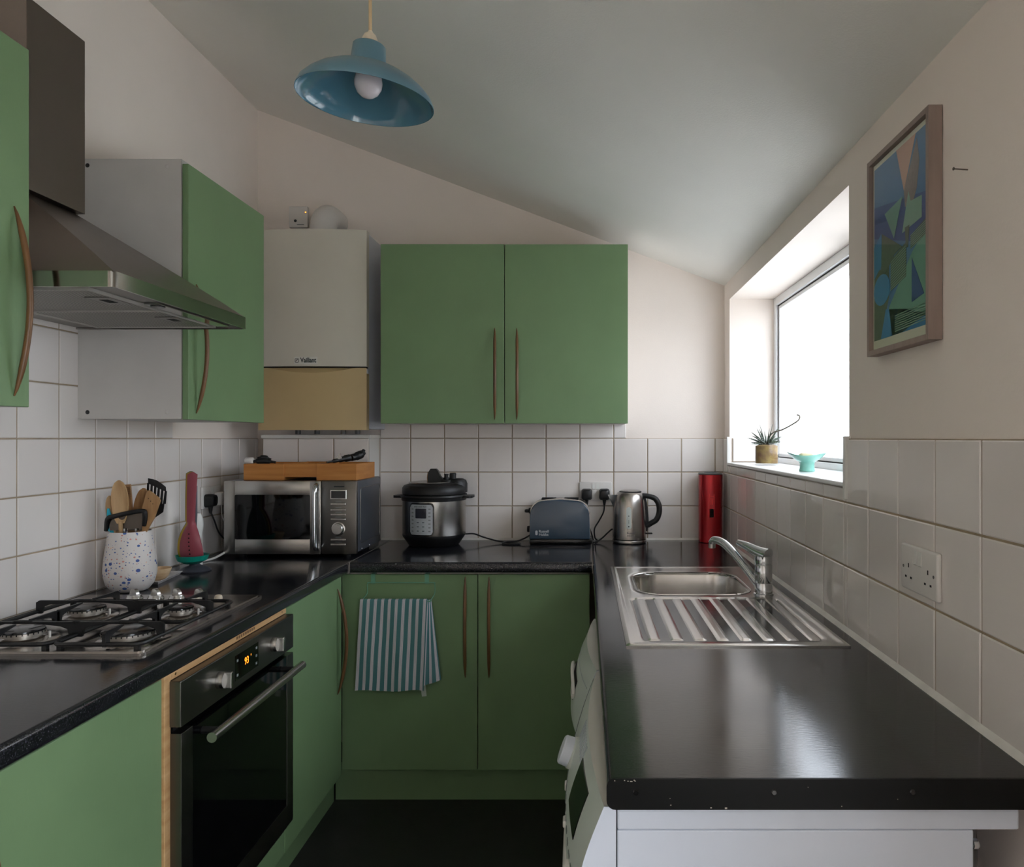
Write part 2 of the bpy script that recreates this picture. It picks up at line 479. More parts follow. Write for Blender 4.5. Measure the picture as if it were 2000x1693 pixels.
def grid(bm, f, nu, nv, thick=None, uv=None):
    """f(u,v)->Vector , u,v in 0..1 ; thick = function(u,v)->offset vector for back side"""
    V = [[bm.verts.new(f(i / nu, j / nv)) for j in range(nv + 1)] for i in range(nu + 1)]
    fs = []
    for i in range(nu):
        for j in range(nv):
            fs.append(bm.faces.new([V[i][j], V[i + 1][j], V[i + 1][j + 1], V[i][j + 1]]))
    if uv:
        lay = bm.loops.layers.uv.get('UVMap') or bm.loops.layers.uv.new('UVMap')
        idx = {V[i][j]: (i / nu, j / nv) for i in range(nu + 1) for j in range(nv + 1)}
        for fc in fs:
            for lp in fc.loops:
                lp[lay].uv = uv(*idx[lp.vert])
    if thick:
        B = [[bm.verts.new(Vector(f(i / nu, j / nv)) + Vector(thick(i / nu, j / nv))) for j in range(nv + 1)] for i in range(nu + 1)]
        for i in range(nu):
            for j in range(nv):
                fb = bm.faces.new([B[i][j], B[i][j + 1], B[i + 1][j + 1], B[i + 1][j]])
                if uv:
                    for lp, (p, q) in zip(fb.loops, ((i, j), (i, j + 1), (i + 1, j + 1), (i + 1, j))): lp[lay].uv = uv(p / nu, q / nv)
        for i in range(nu):
            bm.faces.new([V[i][0], B[i][0], B[i + 1][0], V[i + 1][0]])
            bm.faces.new([V[i][nv], V[i + 1][nv], B[i + 1][nv], B[i][nv]])
        for j in range(nv):
            bm.faces.new([V[0][j], V[0][j + 1], B[0][j + 1], B[0][j]])
            bm.faces.new([V[nu][j], B[nu][j], B[nu][j + 1], V[nu][j + 1]])
        bmesh.ops.recalc_face_normals(bm, faces=bm.faces)
    return bm

def outline(bm, poly, f, thick):
    """flat polygon given by 2D pts mapped through f(u,v,w): w=0 front, w=thick back"""
    a = [bm.verts.new(f(p[0], p[1], 0)) for p in poly]
    b = [bm.verts.new(f(p[0], p[1], thick)) for p in poly]
    n = len(poly)
    bm.faces.new(a); bm.faces.new(list(reversed(b)))
    for i in range(n):
        bm.faces.new([a[i], b[i], b[(i + 1) % n], a[(i + 1) % n]])
    bmesh.ops.recalc_face_normals(bm, faces=bm.faces)
    return bm

def obj(name, bm, m, parent=None, smooth=False, M=None, angle=35):
    if M is not None:
        bmesh.ops.transform(bm, matrix=M, verts=bm.verts)
    me = bpy.data.meshes.new(name)
    bm.normal_update()
    bm.to_mesh(me); bm.free()
    me.materials.append(MATS[m])
    if smooth:
        for p in me.polygons: p.use_smooth = True
        try: me.set_sharp_from_angle(angle=R(angle))
        except Exception: pass
    o = bpy.data.objects.new(name, me)
    COL.objects.link(o)
    if parent is not None:
        o.parent = parent
        loc = parent.location.copy() if parent.parent is None else Vector((0, 0, 0))   # parts themselves sit at the origin
        o.matrix_parent_inverse = Matrix.Translation(-loc)
    return o

def tag(o, label, cat, group=None):
    o['label'] = label; o['category'] = cat
    if group: o['group'] = group
    return o

def thing(name, label, cat, loc=(0, 0, 0), group=None):
    o = bpy.data.objects.new(name, None)
    o.empty_display_size = 0.05
    o.location = loc
    COL.objects.link(o)
    return tag(o, label, cat, group)

def struct(name, bm=None, m=None, parent=None, smooth=False):
    if bm is None:
        o = bpy.data.objects.new(name, None); COL.objects.link(o)
    else:
        o = obj(name, bm, m, parent, smooth)
    o['kind'] = 'structure'
    return o

def text(name, s, size, m, M, parent=None, depth=0.0003, align='CENTER', bold=0.0, sx=1.0):
    c = bpy.data.curves.new(name, 'FONT')
    c.body = s; c.size = size; c.align_x = align; c.align_y = 'CENTER'
    c.extrude = depth; c.offset = bold; c.resolution_u = 3
    t = bpy.data.objects.new(name, c)
    COL.objects.link(t)
    dg = bpy.context.evaluated_depsgraph_get()
    me = bpy.data.meshes.new_from_object(t.evaluated_get(dg))
    bpy.data.objects.remove(t); bpy.data.curves.remove(c)
    bm = nb(); bm.from_mesh(me); bpy.data.meshes.remove(me)
    return obj(name, bm, m, parent, M=M @ Matrix.Diagonal((sx, 1, 1, 1)))

# wall frames: local x = along the wall, local -y = out of the wall, z = up
def wall_M(side, u, z, off=0.0):
    if side == 'back': return Matrix.Translation((u, YB - off, z))
    if side == 'left': return Matrix.Translation((XL + off, u, z)) @ Matrix.Rotation(PI / 2, 4, 'Z')
    if side == 'right': return Matrix.Translation((XR - off, u, z)) @ Matrix.Rotation(-PI / 2, 4, 'Z')
# text frame: text lies in local XY facing +Z -> stand it up facing local -y
STAND = Matrix.Rotation(PI / 2, 4, 'X')

# ------------------------------------------------------------------ room shell
bm = nb(); box(bm, XL - 0.15, XR + 0.35, YF - 0.2, YB + 0.2, -0.12, 0.0)
floor = struct('floor', bm, 'floor_vinyl')

def wall_poly(x0, x1):
    return [(x0, 0.0), (x1, 0.0), (x1, ceil_z(x1) + 0.02), (x0, ceil_z(x0) + 0.02)]
bm = nb(); prism(bm, wall_poly(XL - 0.12, XR + 0.30), 'y', YB, YB + 0.15)
wall_back = struct('wall_back', bm, 'wall_paint')
bm = nb(); box(bm, XL - 0.12, XL, YF, YB, 0.0, 2.86)
wall_left = struct('wall_left', bm, 'wall_paint')
# right wall with the window opening
WY0, WY1, WZ0, WZ1 = 1.745, 3.177, 1.250, 1.970
bm = nb()
GY0, GY1, GZ0, GZ1 = -1.09, 0.15, 0.10, 1.98        # glazed garden door, behind the viewpoint's shoulder
box(bm, XR, XR + 0.30, YF, GY0, 0, 2.06)
box(bm, XR, XR + 0.30, GY1, WY0, 0, 2.06)
box(bm, XR, XR + 0.30, GY0, GY1, 0, GZ0)
box(bm, XR, XR + 0.30, GY0, GY1, GZ1, 2.06)
box(bm, XR, XR + 0.30, WY1, YB, 0, 2.06)
box(bm, XR, XR + 0.30, WY0, WY1, 0, WZ0)
box(bm, XR, XR + 0.30, WY0, WY1, WZ1, 2.06)
wall_right = struct('wall_right', bm, 'wall_paint')
# front wall, behind the viewpoint
bm = nb(); prism(bm, wall_poly(XL - 0.12, XR + 0.30), 'y', YF - 0.15, YF)
wall_front = struct('wall_front', bm, 'wall_paint')
# ceiling slab, sloping down to the right
xa, xb = XL - 0.12, XR + 0.30
bm = nb(); prism(bm, [(xa, ceil_z(xa)), (xb, ceil_z(xb)), (xb, ceil_z(xb) + 0.12), (xa, ceil_z(xa) + 0.12)], 'y', YF - 0.15, YB + 0.15)
ceiling = struct('ceiling', bm, 'ceiling_paint')
# ground and neighbouring wall outside
bm = nb(); box(bm, -12, 14, -14, 16, -0.4, -0.2)
struct('ground_outside', bm, 'concrete_pale')
bm = nb(); box(bm, 9.0, 9.3, -6, 14, -0.2, 1.9)
box(bm, 8.95, 9.35, -6, 14, 1.9, 1.98)
struct('wall_outside', bm, 'render_pale')

# ------------------------------------------------------------------ window in the right wall
win = struct('window_1')
FXa, FXb = XR + 0.190, XR + 0.250          # frame depth range
def rect_frame(bm, x0, x1, y0, y1, z0, z1, w, bev=0.004):
    box(bm, x0, x1, y0, y0 + w, z0, z1, bev); box(bm, x0, x1, y1 - w, y1, z0, z1, bev)
    box(bm, x0, x1, y0 + w, y1 - w, z0, z0 + w, bev); box(bm, x0, x1, y0 + w, y1 - w, z1 - w, z1, bev)
bm = nb(); rect_frame(bm, FXa, FXb, WY0, WY1, WZ0, WZ1, 0.034)
box(bm, FXa, FXb, 2.16, 2.20, WZ0 + 0.034, WZ1 - 0.034)
obj('window_frame', bm, 'upvc', win)
for (a, b) in ((WY0 + 0.034, 2.16), (2.20, WY1 - 0.034)):
    bm = nb(); rect_frame(bm, FXa + 0.012, FXb - 0.008, a + 0.002, b - 0.002, WZ0 + 0.036, WZ1 - 0.036, 0.016, 0.003)
    sash = obj('glazing_bead', bm, 'upvc', win)
    bm = nb(); rect_frame(bm, FXa + 0.010, FXa + 0.013, a, b, WZ0 + 0.034, WZ1 - 0.034, 0.004, 0)
    obj('gasket', bm, 'rubber_black', sash)
    bm = nb(); box(bm, FXa + 0.030, FXa + 0.036, a + 0.016, b - 0.016, WZ0 + 0.05, WZ1 - 0.05)
    obj('pane', bm, 'window_glass', win)
bm = nb(); box(bm, XR - 0.012, FXa, WY0 + 0.001, WY1 - 0.001, WZ0 + 0.0, WZ0 + 0.012, 0.003)
obj('window_sill', bm, 'upvc', win)
# plastic corner trim at the near jamb
bm = nb(); box(bm, XR - 0.014, XR + 0.006, WY0 - 0.012, WY0 + 0.004, 1.222, 1.372, 0.002)
struct('trim_1', bm, 'white_gloss')
bm = nb(); box(bm, XR - 0.012, XR + 0.004, WY1 - 0.004, WY1 + 0.010, 1.222, 1.372, 0.002)
struct('trim_2', bm, 'white_gloss')

# glazed door further along the right wall, out of the photograph's view
gd = struct('door_1')
gx0, gx1 = XR + 0.19, XR + 0.25
gm_ = (GY0 + GY1) / 2
bm = nb(); rect_frame(bm, gx0, gx1, GY0, GY1, GZ0, GZ1, 0.06)
box(bm, gx0, gx1, gm_ - 0.04, gm_ + 0.04, GZ0 + 0.06, GZ1 - 0.06)
box(bm, gx0, gx1, GY0 + 0.06, gm_ - 0.04, 1.28, 1.34); box(bm, gx0, gx1, gm_ + 0.04, GY1 - 0.06, 1.28, 1.34)
obj('door_frame', bm, 'upvc', gd)
for a, b in ((GY0 + 0.06, gm_ - 0.04), (gm_ + 0.04, GY1 - 0.06)):
    for c, d in ((GZ0 + 0.06, 1.28), (1.34, GZ1 - 0.06)):
        bm = nb(); box(bm, gx0 + 0.027, gx0 + 0.033, a, b, c, d)
        obj('pane', bm, 'clear_glass', gd)
bm = nb(); tube(bm, smooth_path([(gx0, gm_ + 0.02, 1.0), (gx0 - 0.04, gm_ + 0.02, 1.0), (gx0 - 0.045, gm_ + 0.03, 1.0), (gx0 - 0.045, gm_ + 0.12, 1.0)], 4), 0.008, 10)
obj('handle', bm, 'chrome', gd, smooth=True)

# ------------------------------------------------------------------ tiles
TILE_T = 0.007
def tile_mesh(w, h):
    bm = nb()
    a, b, e = w / 2, h / 2, 0.0022
    v0 = [(-a, 0, -b), (a, 0, -b), (a, 0, b), (-a, 0, b)]
    v1 = [(-a, -TILE_T + 0.0016, -b), (a, -TILE_T + 0.0016, -b), (a, -TILE_T + 0.0016, b), (-a, -TILE_T + 0.0016, b)]
    v2 = [(-a + e, -TILE_T, -b + e), (a - e, -TILE_T, -b + e), (a - e, -TILE_T, b - e), (-a + e, -TILE_T, b - e)]
    L3 = [[bm.verts.new(p) for p in v] for v in (v0, v1, v2)]
    for A, B in zip(L3[:-1], L3[1:]):
        for i in range(4):
            bm.faces.new([A[i], A[(i + 1) % 4], B[(i + 1) % 4], B[i]])
    bm.faces.new(L3[2])
    bmesh.ops.recalc_face_normals(bm, faces=bm.faces)
    me = bpy.data.meshes.new('tile'); bm.to_mesh(me); bm.free()
    me.materials.append(MATS['tile_glaze'])
    return me
TILE_CACHE = {}
def tiles(parent, side, u0, u1, z0, z1, phase, zphase=WT, gap=0.004, Mfun=wall_M):
    # grout bed
    bm = nb(); box(bm, u0, u1, -0.0045, 0.0, z0, z1)
    obj('grout', bm, 'grout', parent, M=grout_M(side, Mfun))
    k0 = math.floor((u0 - phase) / P) - 1
    k1 = math.ceil((u1 - phase) / P) + 1
    j0 = math.floor((z0 - zphase) / P) - 1
    j1 = math.ceil((z1 - zphase) / P) + 1
    for j in range(j0, j1):
        a0, a1 = max(z0, zphase + j * P + gap / 2), min(z1, zphase + (j + 1) * P - gap / 2)
        if a1 - a0 < 0.008: continue
        for k in range(k0, k1):
            b0, b1 = max(u0, phase + k * P + gap / 2), min(u1, phase + (k + 1) * P - gap / 2)
            if b1 - b0 < 0.008: continue
            w, h = b1 - b0, a1 - a0
            key = (round(w, 4), round(h, 4))
            if key not in TILE_CACHE: TILE_CACHE[key] = tile_mesh(w, h)
            o = bpy.data.objects.new('tile', TILE_CACHE[key])
            Mw = Mfun(side, (b0 + b1) / 2, (a0 + a1) / 2)
            Mw = Mw @ Matrix.Rotation(random.gauss(0, 0.0022), 4, 'Z') @ Matrix.Rotation(random.gauss(0, 0.0022), 4, 'X')
            o.parent = parent
            o.matrix_world = Mw
            COL.objects.link(o)
def grout_M(side, Mfun):
    # local x must run along +u of the wall whatever the side
    if side == 'left': return Mfun('left', 0, 0)
    if side == 'right': return Mfun('right', 0, 0) @ Matrix.Rotation(PI, 4, 'Z') @ Matrix.Scale(-1, 4, (0, 1, 0))
    return Mfun(side, 0, 0)

PHB, PHL, PHR = 0.588, 2.042, 1.608
tiles(wall_back, 'back', -0.915, XR - 0.007, WT, 1.366, PHB)
tiles(wall_back, 'back', -0.915, 0.187, 1.3665, 1.518, PHB)
tiles(wall_left, 'left', 0.826, YB - 0.007, WT, 1.366, PHL)
tiles(wall_left, 'left', 0.978, 2.605, 1.3665, 1.518, PHL)
tiles(wall_left, 'left', 1.434, 2.194, 1.5185, 1.822, PHL)
tiles(wall_right, 'right', 0.848, WY0 - 0.008, WT, 1.366, PHR)
tiles(wall_right, 'right', WY0 - 0.0075, WY1 + 0.006, WT, 1.2475, PHR)
tiles(wall_right, 'right', WY1 + 0.007, YB, WT, 1.366, PHR)
# tiled boxing below the boiler
bm = nb(); box(bm, -1.38, -0.922, 3.144, YB, WT, 1.366); box(bm, -1.384, -0.915, 3.132, YB, 1.366, 1.381, 0.002)
pier = struct('wall_boxing', bm, 'white_gloss')
def pier_M(side, u, z, off=0.0): return Matrix.Translation((u, 3.144, z))
tiles(pier, 'back', -1.378, -0.925, WT, 1.365, -0.925 - 3 * P + 0.003, Mfun=pier_M)
# inside face of the far window jamb is tiled to the same height
def jamb_M(side, u, z, off=0.0): return Matrix.Translation((u, WY1, z))
tiles(wall_right, 'back', XR + 0.012, XR + 0.16, 1.264, 1.366, XR + 0.012, zphase=1.264, Mfun=jamb_M)
# silicone bead along the worktops
bm = nb()
prism(bm, [(XR - 0.017, WT), (XR - 0.007, WT), (XR - 0.007, WT + 0.009)], 'y', 0.99, YB - 0.01)
struct('trim_3', bm, 'silicone')
bm = nb()
prism(bm, [(YB - 0.016, WT), (YB - 0.007, WT), (YB - 0.007, WT + 0.009)], 'x', -0.91, XR - 0.022)
struct('trim_4', bm, 'silicone')

# ------------------------------------------------------------------ worktops
def nosed(d_back, d_front, sgn):
    """cross-section (d,z) with postformed rounded front edge; d_front is the front"""
    r = 0.011
    pts = [(d_back, WB), (d_back, WT)]
    for i in range(7):
        a = R(90 - 90 * i / 6)
        pts.append((d_front + sgn * (-r + r * math.cos(a)), WT - r + r * math.sin(a)))
    for i in range(7):
        a = R(-90 * i / 6)
        pts.append((d_front + sgn * (-r + r * math.cos(a)), WB + r + r * math.sin(a)))
    return pts
bm = nb(); prism(bm, nosed(XL + 0.0075, -0.865, 1), 'y', 0.35, YB - 0.0075)
wtl = tag(obj('worktop', bm, 'laminate', smooth=True), 'black speckled worktop holding the gas hob and microwave', 'worktop')
bm = nb(); prism(bm, nosed(YB - 0.0075, 2.694, -1), 'x', -0.8625, 0.0285)
wtb = tag(obj('worktop', bm, 'laminate', smooth=True), 'short black worktop under the pressure cooker and toaster', 'worktop')
# right worktop : cut out for the sink bowl, built in strips round the opening
BX0, BX1, BY0, BY1 = 0.150, 0.505, 2.115, 2.485   # bowl opening
bm = nb()
nose = nosed(BX0, 0.031, -1)
prism(bm, nose, 'y', 0.985, YB - 0.0075)
box(bm, BX0, XR - 0.0075, 0.985, BY0, WB, WT)
box(bm, BX0, XR - 0.0075, BY1, YB - 0.0075, WB, WT)
box(bm, BX1, XR - 0.0075, BY0, BY1, WB, WT)
wtr = tag(obj('worktop', bm, 'laminate', smooth=True), 'long black worktop with the inset sink and scuffed end', 'worktop')
# black end strip with screws on the cut end, rounded like the section
bm = nb()
prism(bm, rrect(0.030, XR - 0.002, WB - 0.0005, WT + 0.0008, 0.012), 'y', 0.981, 0.985)
es = obj('end_strip', bm, 'end_black', wtr, smooth=True)
bm = nb()
rc = random.Random(5)
for (x, z, w) in [(0.040 + rc.random() * 0.03, WT - 0.0004 - rc.random() * 0.002, 0.0016) for _ in range(7)] + [(0.115, 0.885, 0.001), (0.116, 0.876, 0.0016), (0.170, 0.8725, 0.002), (0.19, 0.872, 0.003), (0.30, 0.900, 0.001), (0.345, 0.8745, 0.0014), (0.42, 0.884, 0.001)]:
    box(bm, x - w / 2, x + w / 2, 0.9806, 0.9812, z - w / 3, z + w / 3)
ch = obj('chips', bm, 'chip', es); ch['kind'] = 'stuff'
for px in (1242, 1512, 1783):
    x = (px - 1141) * 0.981 / 1430
    bm = nb(); lathe(bm, [(0, 0.0014), (0.003, 0.0014), (0.0042, 0.0), (0.0042, -0.001)], x, 0.981, 0.893, 14, '-y')
    obj('screw', bm, 'black_gloss', es, smooth=True)
# metal joint strips
bm = nb(); box(bm, -0.8650, -0.8625, 2.690, YB - 0.01, WB - 0.001, WT + 0.0012)
obj('joint_strip', bm, 'aluminium', wtb)
bm = nb(); box(bm, 0.0285, 0.0310, 2.690, YB - 0.01, WB - 0.001, WT + 0.0012)
obj('joint_strip', bm, 'aluminium', wtb)

# ------------------------------------------------------------------ cabinets
def bow_handle(parent, p0, p1, out, bow=0.032, r=0.0062):
    p0, p1, out = Vector(p0), Vector(p1), Vector(out).normalized()
    pts, rad = [], []
    n = 28
    for i in range(n + 1):
        t = i / n
        s = math.sin(PI * t)
        pts.append(p0.lerp(p1, t) + out * (bow * s ** 0.85 + 0.001))
        rad.append(r * (0.22 + 0.78 * min(1, (s * 2.2)) ** 0.7))
    bm = nb(); tube(bm, pts, rad, 10)
    # feet joining the tips to the door
    return obj('handle', bm, 'handle_wood', parent, smooth=True, angle=60)

def carcass(t, x0, x1, y0, y1, z0, z1, open_side, m, th=0.016):
    """panels joined into the cabinet body; open_side in '+x','-x','-y'"""
    bm = nb()
    box(bm, x0, x1, y0, y1, z0, z0 + th); box(bm, x0, x1, y0, y1, z1 - th, z1)
    if open_side in ('+x', '-x'):
        box(bm, x0, x1, y0, y0 + th, z0 + th, z1 - th); box(bm, x0, x1, y1 - th, y1, z0 + th, z1 - th)
        if open_side == '+x': box(bm, x0, x0 + 0.006, y0 + th, y1 - th, z0 + th, z1 - th)
        else: box(bm, x1 - 0.006, x1, y0 + th, y1 - th, z0 + th, z1 - th)
    else:
        box(bm, x0, x0 + th, y0, y1, z0 + th, z1 - th); box(bm, x1 - th, x1, y0, y1, z0 + th, z1 - th)
        box(bm, x0 + th, x1 - th, y1 - 0.006, y1, z0 + th, z1 - th)
    return obj('body', bm, m, t)

XD0, XD1 = -1.162, -1.143        # wall-cupboard doors on the left wall
TW = XL + 0.0075                 # tiled face of left wall
# wall cupboard nearest the viewpoint
t = thing('wall_cupboard', 'green wall cupboard with bronze bow handle, near side of the cooker hood', 'cupboard', (-1.3, 1.258, 1.431))
carcass(t, TW, XD0 - 0.002, 1.008, 1.506, 1.431, 2.168, '+x', 'carcass_grey')
bm = nb(); box(bm, XD0, XD1, 1.008, 1.508, 1.431, 2.166, 0.0015)
d = obj('door', bm, 'green_paint', t)
bow_handle(d, (XD1, 1.467, 1.452), (XD1, 1.467, 1.832), (1, 0, 0))
# wall cupboard beyond the hood
t = thing('wall_cupboard', 'green wall cupboard with bare grey side panel, between cooker hood and boiler', 'cupboard', (-1.3, 2.36, 1.423))
carcass(t, TW, XD0 - 0.002, 2.115, 2.611, 1.423, 2.174, '+x', 'carcass_grey')
bm = nb(); box(bm, XD0 + 0.001, XD1, 2.115, 2.613, 1.421, 2.160, 0.0015)
d = obj('door', bm, 'green_paint', t)
bow_handle(d, (XD1, 2.156, 1.440), (XD1, 2.156, 1.820), (1, 0, 0))
for (x, z) in ((-1.435, 1.442), (-1.205, 1.442), (-1.205, 2.152), (-1.435, 2.155)):
    bm = nb(); lathe(bm, [(0, 0.0016), (0.004, 0.0014), (0.0062, 0.0)], x, 2.115, z, 14, '-y')
    obj('screw_cap', bm, 'carcass_grey' if x > -1.4 else 'black_plastic', t, smooth=True)
# double wall cupboard on the back wall
t = thing('wall_cupboard', 'wide double-door green wall cupboard above the toaster and pressure cooker', 'cupboard', (-0.32, 3.1, 1.426))
carcass(t, -0.822, 0.178, 2.986, YB - 0.0075, 1.428, 2.154, '-y', 'carcass_white')
for i, (a, b, yo) in enumerate(((-0.824, -0.3245, 0.0), (-0.3215, 0.177, 0.003))):
    bm = nb(); box(bm, a, b, 2.963 + yo, 2.982 + yo, 1.426, 2.152, 0.0015)
    d = obj('door', bm, 'green_paint', t)
    hx = (-0.362, -0.273)[i]
    bow_handle(d, (hx, 2.963 + yo, 1.442), (hx, 2.963 + yo, 1.812), (0.12, -1, 0))
# small white filler under right edge of that cupboard sits in its carcass
# base cabinets, left run
XF0, XF1 = -0.903, -0.885
t = thing('base_cupboard', 'green base cupboard under the worktop on the near side of the oven', 'cupboard', (-1.18, 1.28, 0.13))
carcass(t, XL + 0.01, XF0 - 0.002, 1.028, 1.534, 0.135, 0.869, '+x', 'carcass_white')
bm = nb(); box(bm, XF0, XF1, 1.03, 1.534, 0.140, 0.862, 0.0015)
d = obj('door', bm, 'green_paint', t)
bow_handle(d, (XF1, 1.072, 0.448), (XF1, 1.072, 0.826), (1, 0, 0))
bm = nb(); box(bm, -0.96, -0.942, 1.03, 1.534, 0.0, 0.134); obj('plinth', bm, 'green_paint', t)
bm = nb(); box(bm, XL + 0.02, -0.965, 1.06, 1.50, 0.0, 0.134); obj('base', bm, 'carcass_white', t)
t = thing('base_cupboard', 'narrow green base cupboard between the oven and the corner', 'cupboard', (-1.18, 2.42, 0.13))
carcass(t, XL + 0.01, XF0 - 0.002, 2.168, 2.668, 0.135, 0.869, '+x', 'carcass_white')
bm = nb(); box(bm, XF0, XF1, 2.166, 2.670, 0.140, 0.862, 0.0015)
d = obj('door', bm, 'green_paint', t)
bow_handle(d, (XF1, 2.625, 0.448), (XF1, 2.625, 0.826), (1, 0, 0))
bm = nb(); box(bm, -0.96, -0.942, 2.166, 2.755, 0.0, 0.134); obj('plinth', bm, 'green_paint', t)
bm = nb(); box(bm, XL + 0.02, -0.965, 2.20, 2.64, 0.0, 0.134); obj('base', bm, 'carcass_white', t)
# back double base cupboard
t = thing('base_cupboard', 'double-door green base cupboard with the striped tea towel hanging on it', 'cupboard', (-0.4, 3.0, 0.13))
carcass(t, -0.897, 0.020, 2.735, YB - 0.01, 0.135, 0.869, '-y', 'carcass_white')
for i, (a, b) in enumerate(((-0.898, -0.3965), (-0.3935, 0.020))):
    bm = nb(); box(bm, a, b, 2.714, 2.732, 0.138, 0.862, 0.0015)
    d = obj('door', bm, 'green_paint', t)
    hx = (-0.441, -0.353)[i]
    bow_handle(d, (hx, 2.714, 0.480), (hx, 2.714, 0.853), (0.1, -1, 0))
bm = nb(); box(bm, -0.94, 0.020, 2.770, 2.786, 0.0, 0.134); obj('plinth', bm, 'green_paint', t)
bm = nb(); box(bm, -0.88, 0.0, 2.80, 3.26, 0.0, 0.134); obj('base', bm, 'carcass_white', t)
# sink cupboard on the right run (faces the aisle)
t = thing('base_cupboard', 'green base cupboard under the sink bowl, facing the aisle', 'cupboard', (0.3, 2.35, 0.13))
bm = nb()
box(bm, 0.060, 0.60, 2.05, 2.066, 0.135, 0.869); box(bm, 0.060, 0.60, 2.634, 2.65, 0.135, 0.869); box(bm, 0.060, 0.60, 2.066, 2.634, 0.135, 0.15)
obj('body', bm, 'carcass_white', t)
bm = nb(); box(bm, 0.040, 0.058, 2.05, 2.65, 0.14, 0.862, 0.0015)
d = obj('door', bm, 'green_paint', t)
bow_handle(d, (0.040, 2.10, 0.448), (0.040, 2.10, 0.826), (-1, 0, 0))
bm = nb(); box(bm, 0.09, 0.105, 2.05, 2.65, 0, 0.134); obj('plinth', bm, 'green_paint', t)
bm = nb(); box(bm, 0.11, 0.60, 2.07, 2.63, 0, 0.134); obj('base', bm, 'carcass_white', t)

# ------------------------------------------------------------------ oven in its timber surround
t = thing('oven_housing', 'pale pine surround framing the built-in oven, with green panel below', 'cabinet', (-1.18, 1.85, 0.0))
bm = nb(); box(bm, XF0 - 0.01, XF1 + 0.004, 1.537, 1.560, 0.20, 0.868, 0.001)
obj('side_strip', bm, 'pine', t)
bm = nb(); box(bm, XF0 - 0.01, XF1 + 0.004, 1.560, 2.164, 0.851, 0.869, 0.001)
st = obj('top_strip', bm, 'pine', t)
for yy in (1.578, 2.135):
    bm = nb(); lathe(bm, [(0, 0.0005), (0.003, 0.0005), (0.003, -0.001)], XF1 + 0.004, yy, 0.860, 12, 'x')
    obj('screw', bm, 'chain_brass', st)
bm = nb()
for k in range(9):
    box(bm, XF1 + 0.0039, XF1 + 0.0043, 1.855 + k * 0.012, 1.862 + k * 0.012, 0.8565, 0.8635)
obj('stamp', bm, 'handle_wood', st)
bm = nb(); box(bm, XF0, XF1, 1.56, 2.163, 0.140, 0.236, 0.0015); obj('filler_panel', bm, 'green_paint', t)
bm = nb(); box(bm, -0.96, -0.942, 1.536, 2.166, 0.0, 0.134); obj('plinth', bm, 'green_paint', t)
bm = nb(); box(bm, XL + 0.02, XF0 - 0.012, 1.537, 1.553, 0.0, 0.869); box(bm, XL + 0.02, XF0 - 0.012, 2.150, 2.164, 0.0, 0.869)
box(bm, XL + 0.02, XF0 - 0.012, 1.553, 2.150, 0.18, 0.235)
obj('body', bm, 'carcass_white', t)

t = thing('oven', 'built-in stainless and black glass oven with orange 93 display', 'oven', (-1.15, 1.855, 0.236))
OX = -0.857
bm = nb(); box(bm, -1.40, -0.884, 1.575, 2.145, 0.2365, 0.848); obj('body', bm, 'black_plastic', t)
bm = nb(); box(bm, -0.884, OX, 1.556, 2.158, 0.752, 0.850, 0.002)
cp = obj('control_panel', bm, 'steel_oven', t)
MX = lambda y, z, x=OX: Matrix.Translation((x, y, z)) @ Matrix.Rotation(PI / 2, 4, 'Z')   # local -y -> +x, local x -> +y
bm = nb(); box(bm, 1.797, 1.925, -0.0006, 0.0, 0.770, 0.832)
o = obj('display', bm, 'black_glass', cp, M=Matrix.Translation((OX, 0, 0)) @ Matrix.Rotation(PI / 2, 4, 'Z'))
text('display_digits', '93', 0.026, 'led_amber', MX(1.858, 0.803, OX + 0.0008) @ STAND, o, depth=0.0002, sx=0.9)
text('display_digits', "'", 0.018, 'led_amber', MX(1.882, 0.806, OX + 0.0008) @ STAND, o, depth=0.0002)
for (yy, zz) in ((1.808, 0.782), (1.808, 0.818), (1.912, 0.780), (1.912, 0.800), (1.912, 0.820)):
    bm = nb(); box(bm, -0.004, 0.004, -0.0011, 0.0, -0.003, 0.003)
    obj('display_symbol', bm, 'print_grey', o, M=MX(yy, zz, OX + 0.0003))
for yy in (1.718, 2.015):
    bm = nb(); lathe(bm, [(0.020, 0), (0.020, 0.010), (0.0185, 0.014), (0.0185, 0.016), (0.0, 0.016)], OX, yy, 0.800, 28, 'x')
    k = obj('knob', bm, 'steel_bright', cp, smooth=True)
    bm = nb(); box(bm, OX + 0.014, OX + 0.032, yy - 0.0055, yy + 0.0055, 0.781, 0.819, 0.002)
    obj('grip', bm, 'steel_bright', k)
bm = nb()
dz0, dz1 = 0.245, 0.738
box(bm, -0.884, OX, 1.558, 1.604, dz0, dz1, 0.001); box(bm, -0.884, OX, 2.112, 2.156, dz0, dz1, 0.001)
box(bm, -0.884, OX, 1.604, 2.112, dz0, dz0 + 0.062)
d = obj('door', bm, 'steel_oven', t)
bm = nb(); box(bm, -0.882, OX - 0.0015, 1.604, 2.112, dz0 + 0.062, dz1); obj('glass', bm, 'black_glass', d)
hx = OX + 0.042
bm = nb(); tube(bm, [(hx, 1.602, 0.712), (hx, 1.85, 0.712), (hx, 2.118, 0.712)], 0.0112, 24)
h = obj('handle', bm, 'steel', d, smooth=True)
for yy in (1.645, 2.075):
    bm = nb(); tube(bm, [(OX - 0.001, yy, 0.712), (hx, yy, 0.712)], 0.008, 14)
    obj('handle_post', bm, 'black_plastic', d, smooth=True)

